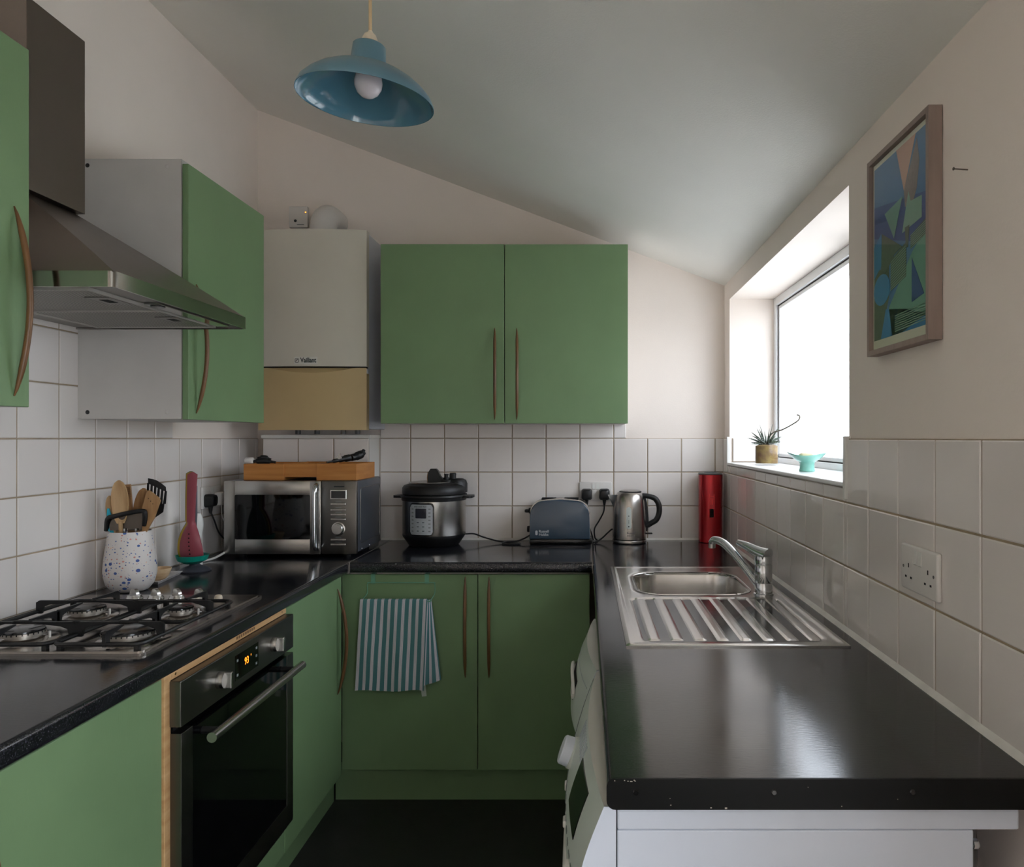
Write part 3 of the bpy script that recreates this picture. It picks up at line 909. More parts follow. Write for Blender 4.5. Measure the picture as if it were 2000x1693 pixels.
# ------------------------------------------------------------------ gas hob
HX0, HX1, HY0, HY1 = -1.434, -0.924, 1.532, 2.108
t = thing('gas_hob', 'four-burner stainless steel gas hob with black cast pan supports', 'hob', (-1.18, 1.82, WT))
bm = nb()
prism(bm, rrect(HX0, HX1, HY0, HY1, 0.012), 'z', WT + 0.0002, WT + 0.006)
prism(bm, rrect(HX0 + 0.008, HX1 - 0.008, HY0 + 0.008, HY1 - 0.008, 0.012), 'z', WT + 0.0055, WT + 0.0085)
plate = obj('plate', bm, 'steel_hob', t)
ZP = WT + 0.0085
burners = [(-1.013, 1.632, 0.056), (-1.25, 1.632, 0.042), (-1.017, 1.846, 0.030), (-1.254, 1.846, 0.042)]
for bx, by, br in burners:
    bm = nb(); lathe(bm, [(br + 0.028, 0), (br + 0.024, 0.002), (br + 0.010, 0.0025), (br + 0.004, 0.006), (0, 0.006)], bx, by, ZP - 0.0003, 40)
    bu = obj('burner', bm, 'steel_hob', t, smooth=True)
    bm = nb(); lathe(bm, [(br * 0.8, 0.004), (br * 0.8, 0.010), (br, 0.0115), (br, 0.0195), (br * 0.9, 0.0205), (0, 0.0205)], bx, by, ZP, 40)
    obj('flame_ring', bm, 'aluminium', bu, smooth=True)
    bm = nb()
    n = int(br * 620)
    for k in range(n):
        a = 2 * PI * k / n
        M2 = Matrix.Translation((bx, by, ZP)) @ Matrix.Rotation(a, 4, 'Z')
        b2 = nb(); box(b2, br - 0.001, br + 0.0006, -0.0011, 0.0011, 0.0160, 0.0200)
        bmesh.ops.transform(b2, matrix=M2, verts=b2.verts)
        me = bpy.data.meshes.new('tmp'); b2.to_mesh(me); b2.free(); bm.from_mesh(me); bpy.data.meshes.remove(me)
    sl = obj('flame_slots', bm, 'dark_opening', bu); sl['kind'] = 'stuff'
    bm = nb(); lathe(bm, [(br * 0.98, 0.0205), (br * 0.97, 0.0235), (br * 0.85, 0.0250), (0, 0.0255)], bx, by, ZP, 40)
    obj('cap', bm, 'enamel_black', bu, smooth=True)
    bm = nb(); lathe(bm, [(0.0025, 0), (0.0025, 0.016), (0, 0.017)], bx + br + 0.008, by + 0.012, ZP, 10)
    obj('igniter', bm, 'white_plastic', bu, smooth=True)
def pan_support(x0, x1, cx):
    y0, y1 = HY0 + 0.018, 1.965
    bm = nb()
    zf = ZP + 0.012
    ring = rrect(x0, x1, y0, y1, 0.022, 6)
    pts = [Vector((p[0], p[1], zf)) for p in ring]
    tube(bm, pts + [pts[0]], 0.0048, 8, cap=False)
    tube(bm, [(x0, 1.739, zf), (x1, 1.739, zf)], 0.0048, 8)
    for fx, fy in ((x0 + 0.012, y0 + 0.01), (x1 - 0.012, y0 + 0.01), (x0 + 0.012, y1 - 0.01), (x1 - 0.012, y1 - 0.01)):
        box(bm, fx - 0.005, fx + 0.005, fy - 0.005, fy + 0.005, ZP, zf)
    zt, zb = ZP + 0.040, ZP + 0.030
    for by in (1.632, 1.846):
        ym0, ym1 = (y0, 1.739) if by < 1.7 else (1.739, y1)
        for (sx, sy, ex, ey) in ((x0, by, cx - 0.022, by), (x1, by, cx + 0.022, by), (cx, ym0, cx, by - 0.022), (cx, ym1, cx, by + 0.022)):
            dx, dy = ex - sx, ey - sy
            ln = math.hypot(dx, dy)
            # side profile of a finger: rises at the frame, level to the tip, tapering
            prof = [(-0.004, zf - 0.005), (0.010, zf - 0.005), (0.014, zb - 0.006), (0.030, zb), (ln, zt - 0.003), (ln, zt), (0.004, zt), (-0.004, zt - 0.005)]
            b2 = nb(); prism(b2, prof, 'y', -0.0032, 0.0032)
            M2 = Matrix.Translation((sx, sy, 0)) @ Matrix.Rotation(math.atan2(dy, dx), 4, 'Z')
            bmesh.ops.transform(b2, matrix=M2, verts=b2.verts)
            me = bpy.data.meshes.new('tmp'); b2.to_mesh(me); b2.free(); bm.from_mesh(me); bpy.data.meshes.remove(me)
    obj('pan_support', bm, 'cast_iron', t, smooth=True, angle=30)
pan_support(-1.128, -0.940, -1.015)
pan_support(-1.376, -1.136, -1.252)
for kx in (-1.256, -1.197, -1.138, -1.076):
    bm = nb(); lathe(bm, [(0.021, 0), (0.021, 0.003), (0.019, 0.006), (0.017, 0.011), (0.0, 0.0125)], kx, 2.045, ZP, 26)
    k = obj('knob', bm, 'steel_bright', t, smooth=True)
    bm = nb()
    pr = [(-0.016, 0.009), (0.016, 0.009)] + [(0.016 * math.cos(R(a)), 0.011 + 0.018 * math.sin(R(a))) for a in range(0, 181, 15)]
    prism(bm, pr, 'x', -0.0045, 0.0045)
    obj('grip', bm, 'steel_bright', k, smooth=True, M=Matrix.Translation((kx, 2.045, ZP)) @ Matrix.Rotation(R(62), 4, 'Z'))
bm = nb(); lathe(bm, [(0.011, 0), (0.011, 0.004), (0.009, 0.009), (0.005, 0.0115), (0, 0.012)], -1.022, 2.045, ZP, 22)
obj('ignition_button', bm, 'holder_cream', t, smooth=True)

# ------------------------------------------------------------------ extractor hood
t = thing('cooker_hood', 'stainless steel chimney cooker hood above the gas hob', 'cooker hood', (-1.22, 1.81, 1.68))
HZ0, HZ1 = 1.680, 1.712
CX, CY0, CY1 = -1.300, 1.707, 1.907
hx0 = TW
bm = nb(); box(bm, hx0, CX, CY0, CY1, 1.950, 2.400, 0.001); obj('chimney', bm, 'steel_hood', t)
# pyramid canopy
bm = nb()
lo = [(hx0, 1.512), (-0.972, 1.512), (-0.972, 2.108), (hx0, 2.108)]
hi = [(hx0, CY0 + 0.012), (CX - 0.030, CY0 + 0.012), (CX - 0.030, CY1 - 0.012), (hx0, CY1 - 0.012)]
rows = []
for q in range(7):
    f = q / 6
    z = HZ1 + (1.955 - HZ1) * (f ** 0.96)
    rows.append([bm.verts.new((a[0] + (b[0] - a[0]) * f, a[1] + (b[1] - a[1]) * f, z)) for a, b in zip(lo, hi)])
for A, B in zip(rows[:-1], rows[1:]):
    for i in range(4): bm.faces.new([A[i], A[(i + 1) % 4], B[(i + 1) % 4], B[i]])
bm.faces.new(rows[-1])
bmesh.ops.recalc_face_normals(bm, faces=bm.faces)
obj('canopy', bm, 'steel_hood', t, smooth=True, angle=20)
# rim : rounded front corners, open underside
bm = nb()
def rim_pts(off):
    r = 0.014
    pts = [(hx0, 1.510 + off), (-0.970 - off - r, 1.510 + off)]
    for i in range(1, 6):
        a = R(-90 + 90 * i / 6); pts.append((-0.970 - off - r + r * math.cos(a), 1.510 + off + r + r * math.sin(a)))
    pts.append((-0.970 - off, 1.510 + off + r)); pts.append((-0.970 - off, 2.110 - off - r))
    for i in range(1, 6):
        a = R(90 * i / 6); pts.append((-0.970 - off - r + r * math.cos(a), 2.110 - off - r + r * math.sin(a)))
    pts += [(-0.970 - off - r, 2.110 - off), (hx0, 2.110 - off)]
    return pts
po, pi_ = rim_pts(0), rim_pts(0.004)
def ringwall(bm, A, B, z0, z1):
    n = len(A)
    a0 = [bm.verts.new((p[0], p[1], z0)) for p in A]; a1 = [bm.verts.new((p[0], p[1], z1)) for p in A]
    b0 = [bm.verts.new((p[0], p[1], z0)) for p in B]; b1 = [bm.verts.new((p[0], p[1], z1)) for p in B]
    for i in range(n - 1):
        bm.faces.new([a0[i], a0[i + 1], a1[i + 1], a1[i]]); bm.faces.new([b0[i], b1[i], b1[i + 1], b0[i + 1]])
        bm.faces.new([a1[i], a1[i + 1], b1[i + 1], b1[i]]); bm.faces.new([a0[i], b0[i], b0[i + 1], a0[i + 1]])
    bmesh.ops.recalc_face_normals(bm, faces=bm.faces)
ringwall(bm, po, pi_, HZ0, HZ1 + 0.001)
obj('rim', bm, 'steel_rim', t, smooth=True)
bm = nb(); box(bm, hx0, -0.976, 1.516, 2.104, HZ0 + 0.006, HZ0 + 0.010)
un = obj('underside', bm, 'steel_filter', t)
for (a, b) in ((1.545, 1.806), (1.812, 2.072)):
    bm = nb(); box(bm, -1.375, -1.050, a, b, HZ0 + 0.0025, HZ0 + 0.006)
    fl = obj('filter', bm, 'filter_mesh', t)
    bm = nb()
    for (x0, x1, y0, y1) in ((-1.381, -1.044, a - 0.003, a + 0.002), (-1.381, -1.044, b - 0.002, b + 0.003), (-1.381, -1.375, a, b), (-1.050, -1.044, a, b)):
        box(bm, x0, x1, y0, y1, HZ0 - 0.0012, HZ0 + 0.006)
    obj('filter_frame', bm, 'filter_edge', fl)
    bm = nb(); box(bm, -1.115, -1.060, (a + b) / 2 - 0.042, (a + b) / 2 + 0.042, HZ0 + 0.0005, HZ0 + 0.003); obj('latch', bm, 'steel_filter', fl)
    bm = nb(); box(bm, -1.098, -1.078, (a + b) / 2 - 0.018, (a + b) / 2 + 0.018, HZ0 - 0.0002, HZ0 + 0.001); obj('latch_slot', bm, 'dark_opening', fl)
bm = nb(); box(bm, -1.034, -0.998, 1.72, 2.06, HZ0 + 0.001, HZ0 + 0.006, 0.001); cb = obj('control_bar', bm, 'steel_rim', t)
bm = nb(); lathe(bm, [(0.016, 0.004), (0.016, 0.0), (0, 0.0)], -1.016, 1.745, HZ0 - 0.001, 20); obj('lamp_lens', bm, 'black_gloss', cb)

# ------------------------------------------------------------------ boiler, flue and controls
t = thing('boiler', 'white wall-hung combi boiler with beige drop-down flap', 'boiler', (-1.113, 3.15, 1.40))
bx0, bx1, by0, byb = -1.336, -0.892, 2.990, YB - 0.0005
def boiler_front(u): return by0 + 0.0 + 0.022 * (2 * u - 1) ** 2     # gently bowed front
def bowed(bm, x0, x1, z0, z1, yback, off=0.0, n=16):
    pts = [(x0 + (x1 - x0) * i / n, boiler_front(i / n) - 0.010 + off) for i in range(n + 1)]
    prism(bm, pts + [(x1, yback), (x0, yback)], 'z', z0, z1)
bm = nb(); box(bm, bx0 + 0.003, bx1 - 0.003, by0 + 0.045, byb, 1.405, 2.216, 0.004); obj('body', bm, 'appliance_white', t)
bm = nb(); bowed(bm, bx0, bx1, 1.660, 2.219, by0 + 0.045)
cv = obj('front_cover', bm, 'boiler_cream', t, smooth=True)
bm = nb()
n = 24
# flap with a shallow finger scoop in its top edge
V = []
for i in range(n + 1):
    u = i / n
    x = bx0 + (bx1 - bx0) * u
    V.append((x, boiler_front(u) - 0.010))
prism(bm, V + [(bx1, by0 + 0.045), (bx0, by0 + 0.045)], 'z', 1.400, 1.632)
fl = obj('flap', bm, 'boiler_beige', t, smooth=True)
bm = nb()
A, B, C, D = [], [], [], []
for i in range(n + 1):
    u = i / n
    x, y = V[i]
    s = max(0, 1 - ((u - 0.5) / 0.40) ** 2)
    zs = 1.6545 - 0.022 * s
    A.append(bm.verts.new((x, y, 1.632))); B.append(bm.verts.new((x, y, zs))); C.append(bm.verts.new((x, y + 0.006 + 0.012 * s, 1.6545))); D.append(bm.verts.new((x, by0 + 0.045, 1.6545)))
for i in range(n):
    for Q, T in ((A, B), (B, C), (C, D)):
        bm.faces.new([Q[i], Q[i + 1], T[i + 1], T[i]])
bmesh.ops.recalc_face_normals(bm, faces=bm.faces)
obj('flap_lip', bm, 'boiler_beige', fl, smooth=True)
bm = nb(); box(bm, bx0 + 0.004, bx1 - 0.004, by0 + 0.012, by0 + 0.045, 1.654, 1.661); obj('shadow_gap', bm, 'dark_opening', t)
yl = by0 - 0.0095
bm = nb(); box(bm, -1.180, -1.086, yl - 0.0008, yl + 0.002, 1.668, 1.698); lb = obj('badge', bm, 'label_white', cv)
text('badge_text', 'Vaillant', 0.027, 'logo_dark', Matrix.Translation((-1.123, yl - 0.001, 1.6835)) @ STAND, lb, bold=0.0007, sx=0.80)
bm = nb(); rp = rrect(-1.1775, -1.1615, 1.6745, 1.6915, 0.004)
prism(bm, rp, 'y', yl - 0.0012, yl - 0.0007); obj('badge_emblem', bm, 'logo_dark', lb)
bm = nb(); rp = rrect(-1.1755, -1.1635, 1.6765, 1.6895, 0.003)
prism(bm, rp, 'y', yl - 0.0015, yl - 0.0011); obj('badge_emblem_ground', bm, 'label_white', lb)
bm = nb(); tube(bm, smooth_path([(-1.173, yl - 0.0017, 1.679), (-1.171, yl - 0.0017, 1.684), (-1.167, yl - 0.0017, 1.685), (-1.168, yl - 0.0017, 1.688)], 4), 0.0012, 6)
obj('badge_mark', bm, 'logo_dark', lb)
for x in (-1.20, -1.12, -1.01, -0.95):
    bm = nb(); tube(bm, [(x, 3.07, 1.383), (x, 3.07, 1.405)], 0.011, 14); obj('pipe', bm, 'grey_lid', t, smooth=True)

bm = nb()
tube(bm, smooth_path([(-1.116, 3.135, 2.212), (-1.116, 3.135, 2.262), (-1.116, 3.150, 2.300), (-1.116, 3.190, 2.325), (-1.116, 3.235, 2.330), (-1.116, YB, 2.330)], 6), 0.055, 28)
tag(obj('boiler_flue', bm, 'white_plastic', smooth=True), 'white plastic flue elbow on top of the boiler', 'flue')
t = thing('heating_receiver', 'small white heating control box with orange light beside the flue elbow', 'control box', (-1.279, YB, 2.31))
bm = nb(); box(bm, -1.322, -1.236, YB - 0.022, YB - 0.0005, 2.308, 2.404, 0.006); bd = obj('body', bm, 'white_plastic', t, smooth=True)
bm = nb(); lathe(bm, [(0.0022, 0), (0.0022, 0.0008), (0, 0.001)], -1.245, YB - 0.022, 2.376, 12, '-y'); obj('indicator', bm, 'led_dot', t)
bm = nb(); lathe(bm, [(0.0065, 0), (0.006, 0.001), (0, 0.0012)], -1.291, YB - 0.022, 2.338, 16, '-y'); obj('button', bm, 'logo_dark', t)
bm = nb(); box(bm, -1.284, -1.252, YB - 0.0224, YB - 0.0215, 2.3195, 2.3225); obj('maker_mark', bm, 'print_grey', t)
bm = nb(); tube(bm, [(-1.292, 3.1, 2.212), (-1.292, 3.1, 2.232)], 0.006, 10); box(bm, -1.302, -1.282, 3.094, 3.106, 2.232, 2.242, 0.001)
tag(obj('vent_valve', bm, 'chrome', smooth=True), 'tiny metal valve head poking above the boiler top', 'valve')

# ------------------------------------------------------------------ sockets, plugs, cords
def socket(label, side, u, z, off=0.0072):
    M = wall_M(side, u, z, off)
    t = thing('double_socket', label, 'socket', M.translation)
    bm = nb(); box(bm, -0.073, 0.073, -0.010, 0.0, -0.043, 0.043, 0.004, 3)
    obj('plate', bm, 'white_plastic', t, smooth=True, M=M)
    for s in (-1, 1):
        bm = nb(); prism(bm, [(-0.010, 0.009), (-0.0125, 0.011), (-0.0105, 0.036), (-0.010, 0.036)], 'x', s * 0.0085 - 0.0065, s * 0.0085 + 0.0065)
        obj('switch', bm, 'white_gloss', t, M=M)
        c = s * 0.039
        for (dx, dz, w, h) in ((0, 0.004, 0.004, 0.008), (-0.0108, -0.018, 0.0065, 0.004), (0.0108, -0.018, 0.0065, 0.004)):
            bm = nb(); box(bm, c + dx - w / 2, c + dx + w / 2, -0.0103, -0.0095, dz - h / 2, dz + h / 2)
            obj('pin_slot', bm, 'dark_opening', t, M=M)
    for s in (-1, 1):
        bm = nb(); lathe(bm, [(0.003, 0), (0.003, 0.0006), (0, 0.0006)], s * 0.0605, -0.010, 0.0, 10, '-y')
        obj('screw', bm, 'logo_steel', t, M=M)
    return M
Mb = socket('white double socket behind the toaster with two black plugs in it', 'back', 0.051, 1.128)
Ml = socket('white double socket beside the microwave, with a black plug and white adapter', 'left', 2.860, 1.138)
Mr = socket('empty white double socket on the tiled wall near the sink', 'right', 1.347, 1.123)

def plug(M, dx, label, path, m='black_plastic', rcord=0.0032, cap=True):
    o0 = M @ Vector((dx, -0.010, -0.008))
    t = thing('power_cord', label, 'cord', o0)
    bm = nb()
    prof = rrect(-0.024, 0.024, -0.029, 0.021, 0.012, 5)
    a = [bm.verts.new((p[0], 0, p[1])) for p in prof]
    b_ = [bm.verts.new((p[0], -0.014, p[1])) for p in prof]
    c = [bm.verts.new((p[0] * 0.82, -0.030, p[1] * 0.82)) for p in prof]
    d = [bm.verts.new((p[0] * 0.6, -0.034, p[1] * 0.6)) for p in prof]
    n = len(prof)
    for A, B in ((a, b_), (b_, c), (c, d)):
        for i in range(n): bm.faces.new([A[i], A[(i + 1) % n], B[(i + 1) % n], B[i]])
    bm.faces.new(d); bm.faces.new(list(reversed(a)))
    bmesh.ops.recalc_face_normals(bm, faces=bm.faces)
    obj('plug', bm, m, t, smooth=True, M=M @ Matrix.Translation((dx, -0.0102, -0.008)))
    st = M @ Vector((dx, -0.024, -0.034))
    e = M @ Vector((dx, -0.024, -0.060))
    bm = nb(); tube(bm, [st, st.lerp(e, 0.5), e], [0.0085, 0.0065, 0.0045], 12)
    obj('strain_relief', bm, m, t, smooth=True)
    bm = nb(); tube(bm, smooth_path([e + Vector((0, 0, 0.004))] + path, 8), rcord, 10)
    obj('cord', bm, m, t, smooth=True)
    return t
plug(Mb, 0.039, 'black plug and cord dropping from the socket between toaster and kettle',
     [(0.086, 3.245, 1.04), (0.066, 3.25, 1.00), (0.046, 3.25, 0.965), (0.048, 3.255, 0.925), (0.058, 3.25, WT + 0.0045)])
plug(Mb, -0.039, 'black plug partly hidden behind the toaster top',
     [(0.012, 3.274, 1.04), (0.020, 3.277, 0.98), (0.036, 3.277, 0.93), (0.040, 3.262, WT + 0.0045)])
plug(Ml, -0.039, 'black plug in the socket with cord running behind the microwave',
     [(-1.427, 2.824, 1.05), (-1.418, 2.848, 0.995), (-1.405, 2.90, 0.955), (-1.395, 2.97, 0.935), (-1.392, 3.05, 0.918)])
t = thing('plug_adapter', 'white plug adapter beside the black plug near the microwave', 'plug', Ml @ Vector((0.039, -0.01, 0)))
bm = nb(); box(bm, 0.012, 0.066, -0.044, -0.0102, -0.034, 0.016, 0.006, 3); obj('body', bm, 'white_plastic', t, smooth=True, M=Ml)
bm = nb(); s0 = Ml @ Vector((0.039, -0.027, -0.032))
tube(bm, smooth_path([s0, s0 + Vector((0.003, 0.0, -0.05)), (-1.420, 2.93, 1.0), (-1.41, 2.99, 0.955), (-1.405, 3.05, 0.93)], 8), 0.0022, 8)
obj('cord', bm, 'white_plastic', t, smooth=True)
bm = nb(); tube(bm, smooth_path([(-1.372, 2.80, 0.932), (-1.376, 2.770, 0.925), (-1.390, 2.735, 0.916), (-1.405, 2.70, 0.9145), (-1.428, 2.66, 0.9145)], 8), 0.0042, 10)
tag(obj('white_cable', bm, 'white_plastic', smooth=True), 'thick white cable lying on the worktop beside the microwave foot', 'cable')

# ------------------------------------------------------------------ microwave
t = thing('microwave', 'silver microwave oven in the corner with mirrored black door window', 'microwave', (-1.12, 2.98, WT))
mx0, mx1, my0, my1, mz0, mz1 = -1.374, -0.868, 2.790, 3.125, 0.924, 1.204
bm = nb(); box(bm, mx0 + 0.002, mx1, my0 + 0.022, my1, mz0 + 0.004, mz1, 0.006); bd = obj('body', bm, 'microwave_side', t, smooth=True)
bm = nb()
rp = rrect(my0 + 0.05, my1 - 0.02, mz0 + 0.035, mz1 - 0.03, 0.015)
pts = [Vector((mx1 + 0.0003, p[0], p[1])) for p in rp]; tube(bm, pts + [pts[0]], 0.0012, 6, cap=False)
obj('side_pressing', bm, 'steel', bd, smooth=True)
for yy, zz in ((2.86, 0.936), (2.96, 0.936)):
    bm = nb(); lathe(bm, [(0.0028, 0), (0.002, 0.001), (0, 0.0012)], mx1, yy, zz, 10, 'x'); obj('screw', bm, 'chrome', bd, smooth=True)
for x in (mx0 + 0.05, mx1 - 0.05):
    for y in (my0 + 0.05, my1 - 0.05):
        bm = nb(); lathe(bm, [(0.014, 0), (0.016, 0.018)], x, y, WT, 16); obj('foot', bm, 'rubber_black', t)
xs = -1.004   # door / panel split in x
wx0, wx1, wz0, wz1 = -1.329, -1.012 - 0.036, 0.984, 1.148
bm = nb()
box(bm, mx0, wx0, my0, my0 + 0.022, mz0, mz1, 0.003); box(bm, wx1, xs, my0, my0 + 0.022, mz0, mz1, 0.003)
box(bm, wx0 - 0.004, wx1 + 0.004, my0, my0 + 0.022, wz1, mz1, 0.003); box(bm, wx0 - 0.004, wx1 + 0.004, my0, my0 + 0.022, mz0, wz0, 0.003)
box(bm, wx0, wx1, my0 + 0.006, my0 + 0.022, wz0, wz1)
d = obj('door', bm, 'steel', t, smooth=True)
bm = nb(); prism(bm, rrect(wx0 - 0.003, wx1 + 0.003, wz0 - 0.003, wz1 + 0.003, 0.006), 'y', my0 + 0.001 - 0.0015, my0 + 0.004); obj('window', bm, 'black_glass', d)
bm = nb(); hxm = -1.018
tube(bm, smooth_path([(hxm, my0, 1.188), (hxm, my0 - 0.020, 1.178), (hxm, my0 - 0.026, 1.14), (hxm, my0 - 0.026, 1.00), (hxm, my0 - 0.020, 0.955), (hxm, my0, 0.944)], 6), 0.0095, 14)
obj('handle', bm, 'chrome', d, smooth=True)
bm = nb(); box(bm, xs + 0.002, mx1, my0 + 0.001, my0 + 0.022, mz0, mz1, 0.003); cp = obj('control_panel', bm, 'steel_oven', t, smooth=True)
pxc = -0.936
bm = nb(); box(bm, pxc - 0.032, pxc + 0.030, my0 - 0.0012, my0 + 0.002, 1.134, 1.170, 0.001); dp = obj('display_frame', bm, 'steel_rim', cp)
bm = nb(); box(bm, pxc - 0.028, pxc + 0.026, my0 - 0.0016, my0, 1.138, 1.166); obj('display', bm, 'black_glass', dp)
for zz in (1.116, 1.094, 1.076, 1.058, 0.980, 0.962):
    bm = nb(); box(bm, pxc - 0.030, pxc + 0.028, my0 - 0.003, my0 + 0.002, zz - 0.004, zz + 0.004, 0.0015); obj('button', bm, 'steel', cp)
    bm = nb(); box(bm, pxc - 0.012, pxc + 0.010, my0 + 0.0004, my0 + 0.001, zz + 0.007, zz + 0.0095); obj('legend', bm, 'print_grey', cp)
bm = nb(); lathe(bm, [(0.026, 0), (0.026, 0.002), (0.0225, 0.003), (0.0225, 0.004), (0.021, 0.016), (0.019, 0.018), (0, 0.018)], pxc - 0.001, my0 + 0.001, 1.021, 30, '-y')
obj('knob', bm, 'steel_bright', cp, smooth=True)
bm = nb(); box(bm, pxc - 0.018, pxc + 0.022, my0 + 0.0004, my0 + 0.001, 1.1805, 1.1845); obj('maker_mark', bm, 'logo_dark', cp)

# bamboo tray on the microwave
t = thing('bamboo_tray', 'extendable bamboo cutlery tray lying on top of the microwave', 'tray', (-1.10, 2.95, mz1))
ty0, ty1, tz0, tz1 = 2.822, 3.068, mz1 + 0.0005, mz1 + 0.064
def tray(x0, x1, z0, z1, y0=ty0, y1=ty1, th=0.008):
    bm = nb()
    box(bm, x0, x1, y0, y0 + th, z0, z1, 0.001); box(bm, x0, x1, y1 - th, y1, z0, z1, 0.001)
    box(bm, x0, x0 + th, y0 + th, y1 - th, z0, z1, 0.001); box(bm, x1 - th, x1, y0 + th, y1 - th, z0, z1, 0.001)
    box(bm, x0 + th, x1 - th, y0 + th, y1 - th, z0, z0 + 0.006)
    return bm
obj('side_section', tray(-1.313, -1.158, tz0, tz1), 'bamboo', t)
obj('side_section', tray(-1.032, -0.878, tz0, tz1), 'bamboo', t)
obj('middle_section', tray(-1.158, -1.032, tz0 + 0.012, tz1 + 0.001, ty0 + 0.006, ty1 - 0.004), 'bamboo', t)
# things in / on the tray (their weight on the tray rims)
t = thing('peeler', 'black plastic gadget with angled blade lying across the tray corner', 'kitchen gadget', (-0.94, 2.95, tz1))
bm = nb()
tube(bm, smooth_path([(-0.998, 2.840, tz1 + 0.0055), (-0.975, 2.868, tz1 + 0.010), (-0.955, 2.893, tz1 + 0.016), (-0.935, 2.918, tz1 + 0.021)], 5), [0.004] * 4 + [0.008] * 4 + [0.011] * 4 + [0.014] * 4, 14)
tube(bm, smooth_path([(-0.930, 2.926, tz1 + 0.021), (-0.915, 2.944, tz1 + 0.026), (-0.900, 2.962, tz1 + 0.036), (-0.895, 2.974, tz1 + 0.050)], 5), [0.014] * 5 + [0.017] * 5 + [0.013] * 3 + [0.007] * 3, 14)
obj('body', bm, 'black_plastic', t, smooth=True)
bm = nb(); prism(bm, [(-0.985, tz1 + 0.008), (-0.950, tz1 + 0.020), (-0.958, tz1 + 0.040)], 'y', 2.872, 2.874); obj('blade', bm, 'steel', t)
t = thing('clip', 'black folded clip resting on the left end of the bamboo tray', 'kitchen gadget', (-1.25, 2.9, tz1))
bm = nb()
tube(bm, smooth_path([(-1.292, 2.832, tz1 + 0.007), (-1.262, 2.842, tz1 + 0.010), (-1.232, 2.852, tz1 + 0.009), (-1.205, 2.860, tz1 + 0.004)], 5), [0.006] * 4 + [0.011] * 8 + [0.005] * 4, 12)
tube(bm, smooth_path([(-1.272, 2.850, tz1 + 0.020), (-1.250, 2.858, tz1 + 0.023), (-1.225, 2.864, tz1 + 0.015)], 5), [0.006] * 3 + [0.010] * 5 + [0.005] * 3, 12)
obj('body', bm, 'black_plastic', t, smooth=True)
bm = nb(); lathe(bm, [(0, 0), (0.011, 0.0), (0.012, 0.003), (0.012, 0.028), (0.010, 0.031), (0, 0.031)], -1.311, 2.835, tz1 + 0.012, 18, 'x')
tag(obj('bottle_top', bm, 'white_plastic', smooth=True), 'small white plastic cap lying on the bamboo tray corner', 'cap')

# ------------------------------------------------------------------ pressure cooker
cx, cy, cr = -0.6435, 3.142, 0.134
t = thing('pressure_cooker', 'round stainless electric pressure cooker with black lid and button panel', 'pressure cooker', (cx, cy, WT))
bm = nb(); lathe(bm, [(0.0, 0.0005), (0.100, 0.0005), (0.106, 0.004), (0.128, 0.036), (0.133, 0.044), (0.1335, 0.052), (0.0, 0.052)], cx, cy, WT, 56); obj('base', bm, 'black_plastic', t, smooth=True)
bm = nb(); lathe(bm, [(0.1325, 0.048), (cr, 0.052), (cr, 0.194), (0.131, 0.197), (0, 0.197)], cx, cy, WT, 64); body = obj('body', bm, 'steel', t, smooth=True)
bm = nb(); lathe(bm, [(0.132, 0.192), (0.1365, 0.194), (0.1375, 0.204), (0.141, 0.210), (0.139, 0.217), (0.12, 0.219), (0, 0.219)], cx, cy, WT, 56)
for s in (-1, 1):
    b2 = nb(); prism(b2, rrect(0.120, 0.170, -0.042, 0.042, 0.018), 'z', 0.203, 0.213)
    bmesh.ops.transform(b2, matrix=Matrix.Translation((cx, cy, WT)) @ Matrix.Rotation(R(-4) if s > 0 else PI - R(4), 4, 'Z'), verts=b2.verts)
    me = bpy.data.meshes.new('tmp'); b2.to_mesh(me); b2.free(); bm.from_mesh(me); bpy.data.meshes.remove(me)
obj('rim_ring', bm, 'black_plastic', t, smooth=True)
bm = nb(); lathe(bm, [(0.124, 0.218), (0.1335, 0.221), (0.1345, 0.228), (0.134, 0.246), (0.126, 0.257), (0.105, 0.263), (0.102, 0.268), (0.06, 0.272), (0, 0.274)], cx, cy, WT, 56)
lid = obj('lid', bm, 'black_plastic', t, smooth=True)
bm = nb(); lathe(bm, [(0.098, 0.266), (0.096, 0.2705), (0.06, 0.2735), (0, 0.2755)], cx - 0.01, cy, WT, 40); obj('lid_plate', bm, 'steel', lid, smooth=True)
bm = nb()
pr = [(-0.040, 0.266), (-0.034, 0.266), (-0.030, 0.290), (-0.026, 0.312), (-0.014, 0.320), (0.012, 0.320), (0.022, 0.308), (0.030, 0.290), (0.048, 0.274), (0.075, 0.266),
      (0.078, 0.2615), (-0.040, 0.2615)]
pr = [(-0.022, 0.262), (-0.024, 0.286), (-0.021, 0.312), (-0.012, 0.3265), (0.012, 0.3265), (0.020, 0.318), (0.028, 0.298), (0.040, 0.283), (0.056, 0.274), (0.066, 0.262)]
prism(bm, pr, 'y', -0.012, 0.012)
hd = obj('handle', bm, 'black_plastic', lid, smooth=True, M=Matrix.Translation((cx + 0.002, cy - 0.02, WT)))
bm = nb(); prism(bm, [(-0.0235, 0.270), (-0.0255, 0.290), (-0.0225, 0.312), (-0.0245, 0.312), (-0.0275, 0.290), (-0.0265, 0.270)], 'y', -0.009, 0.009)
obj('handle_inset', bm, 'spoon_wood', hd, M=Matrix.Translation((cx + 0.002, cy - 0.02, WT)))
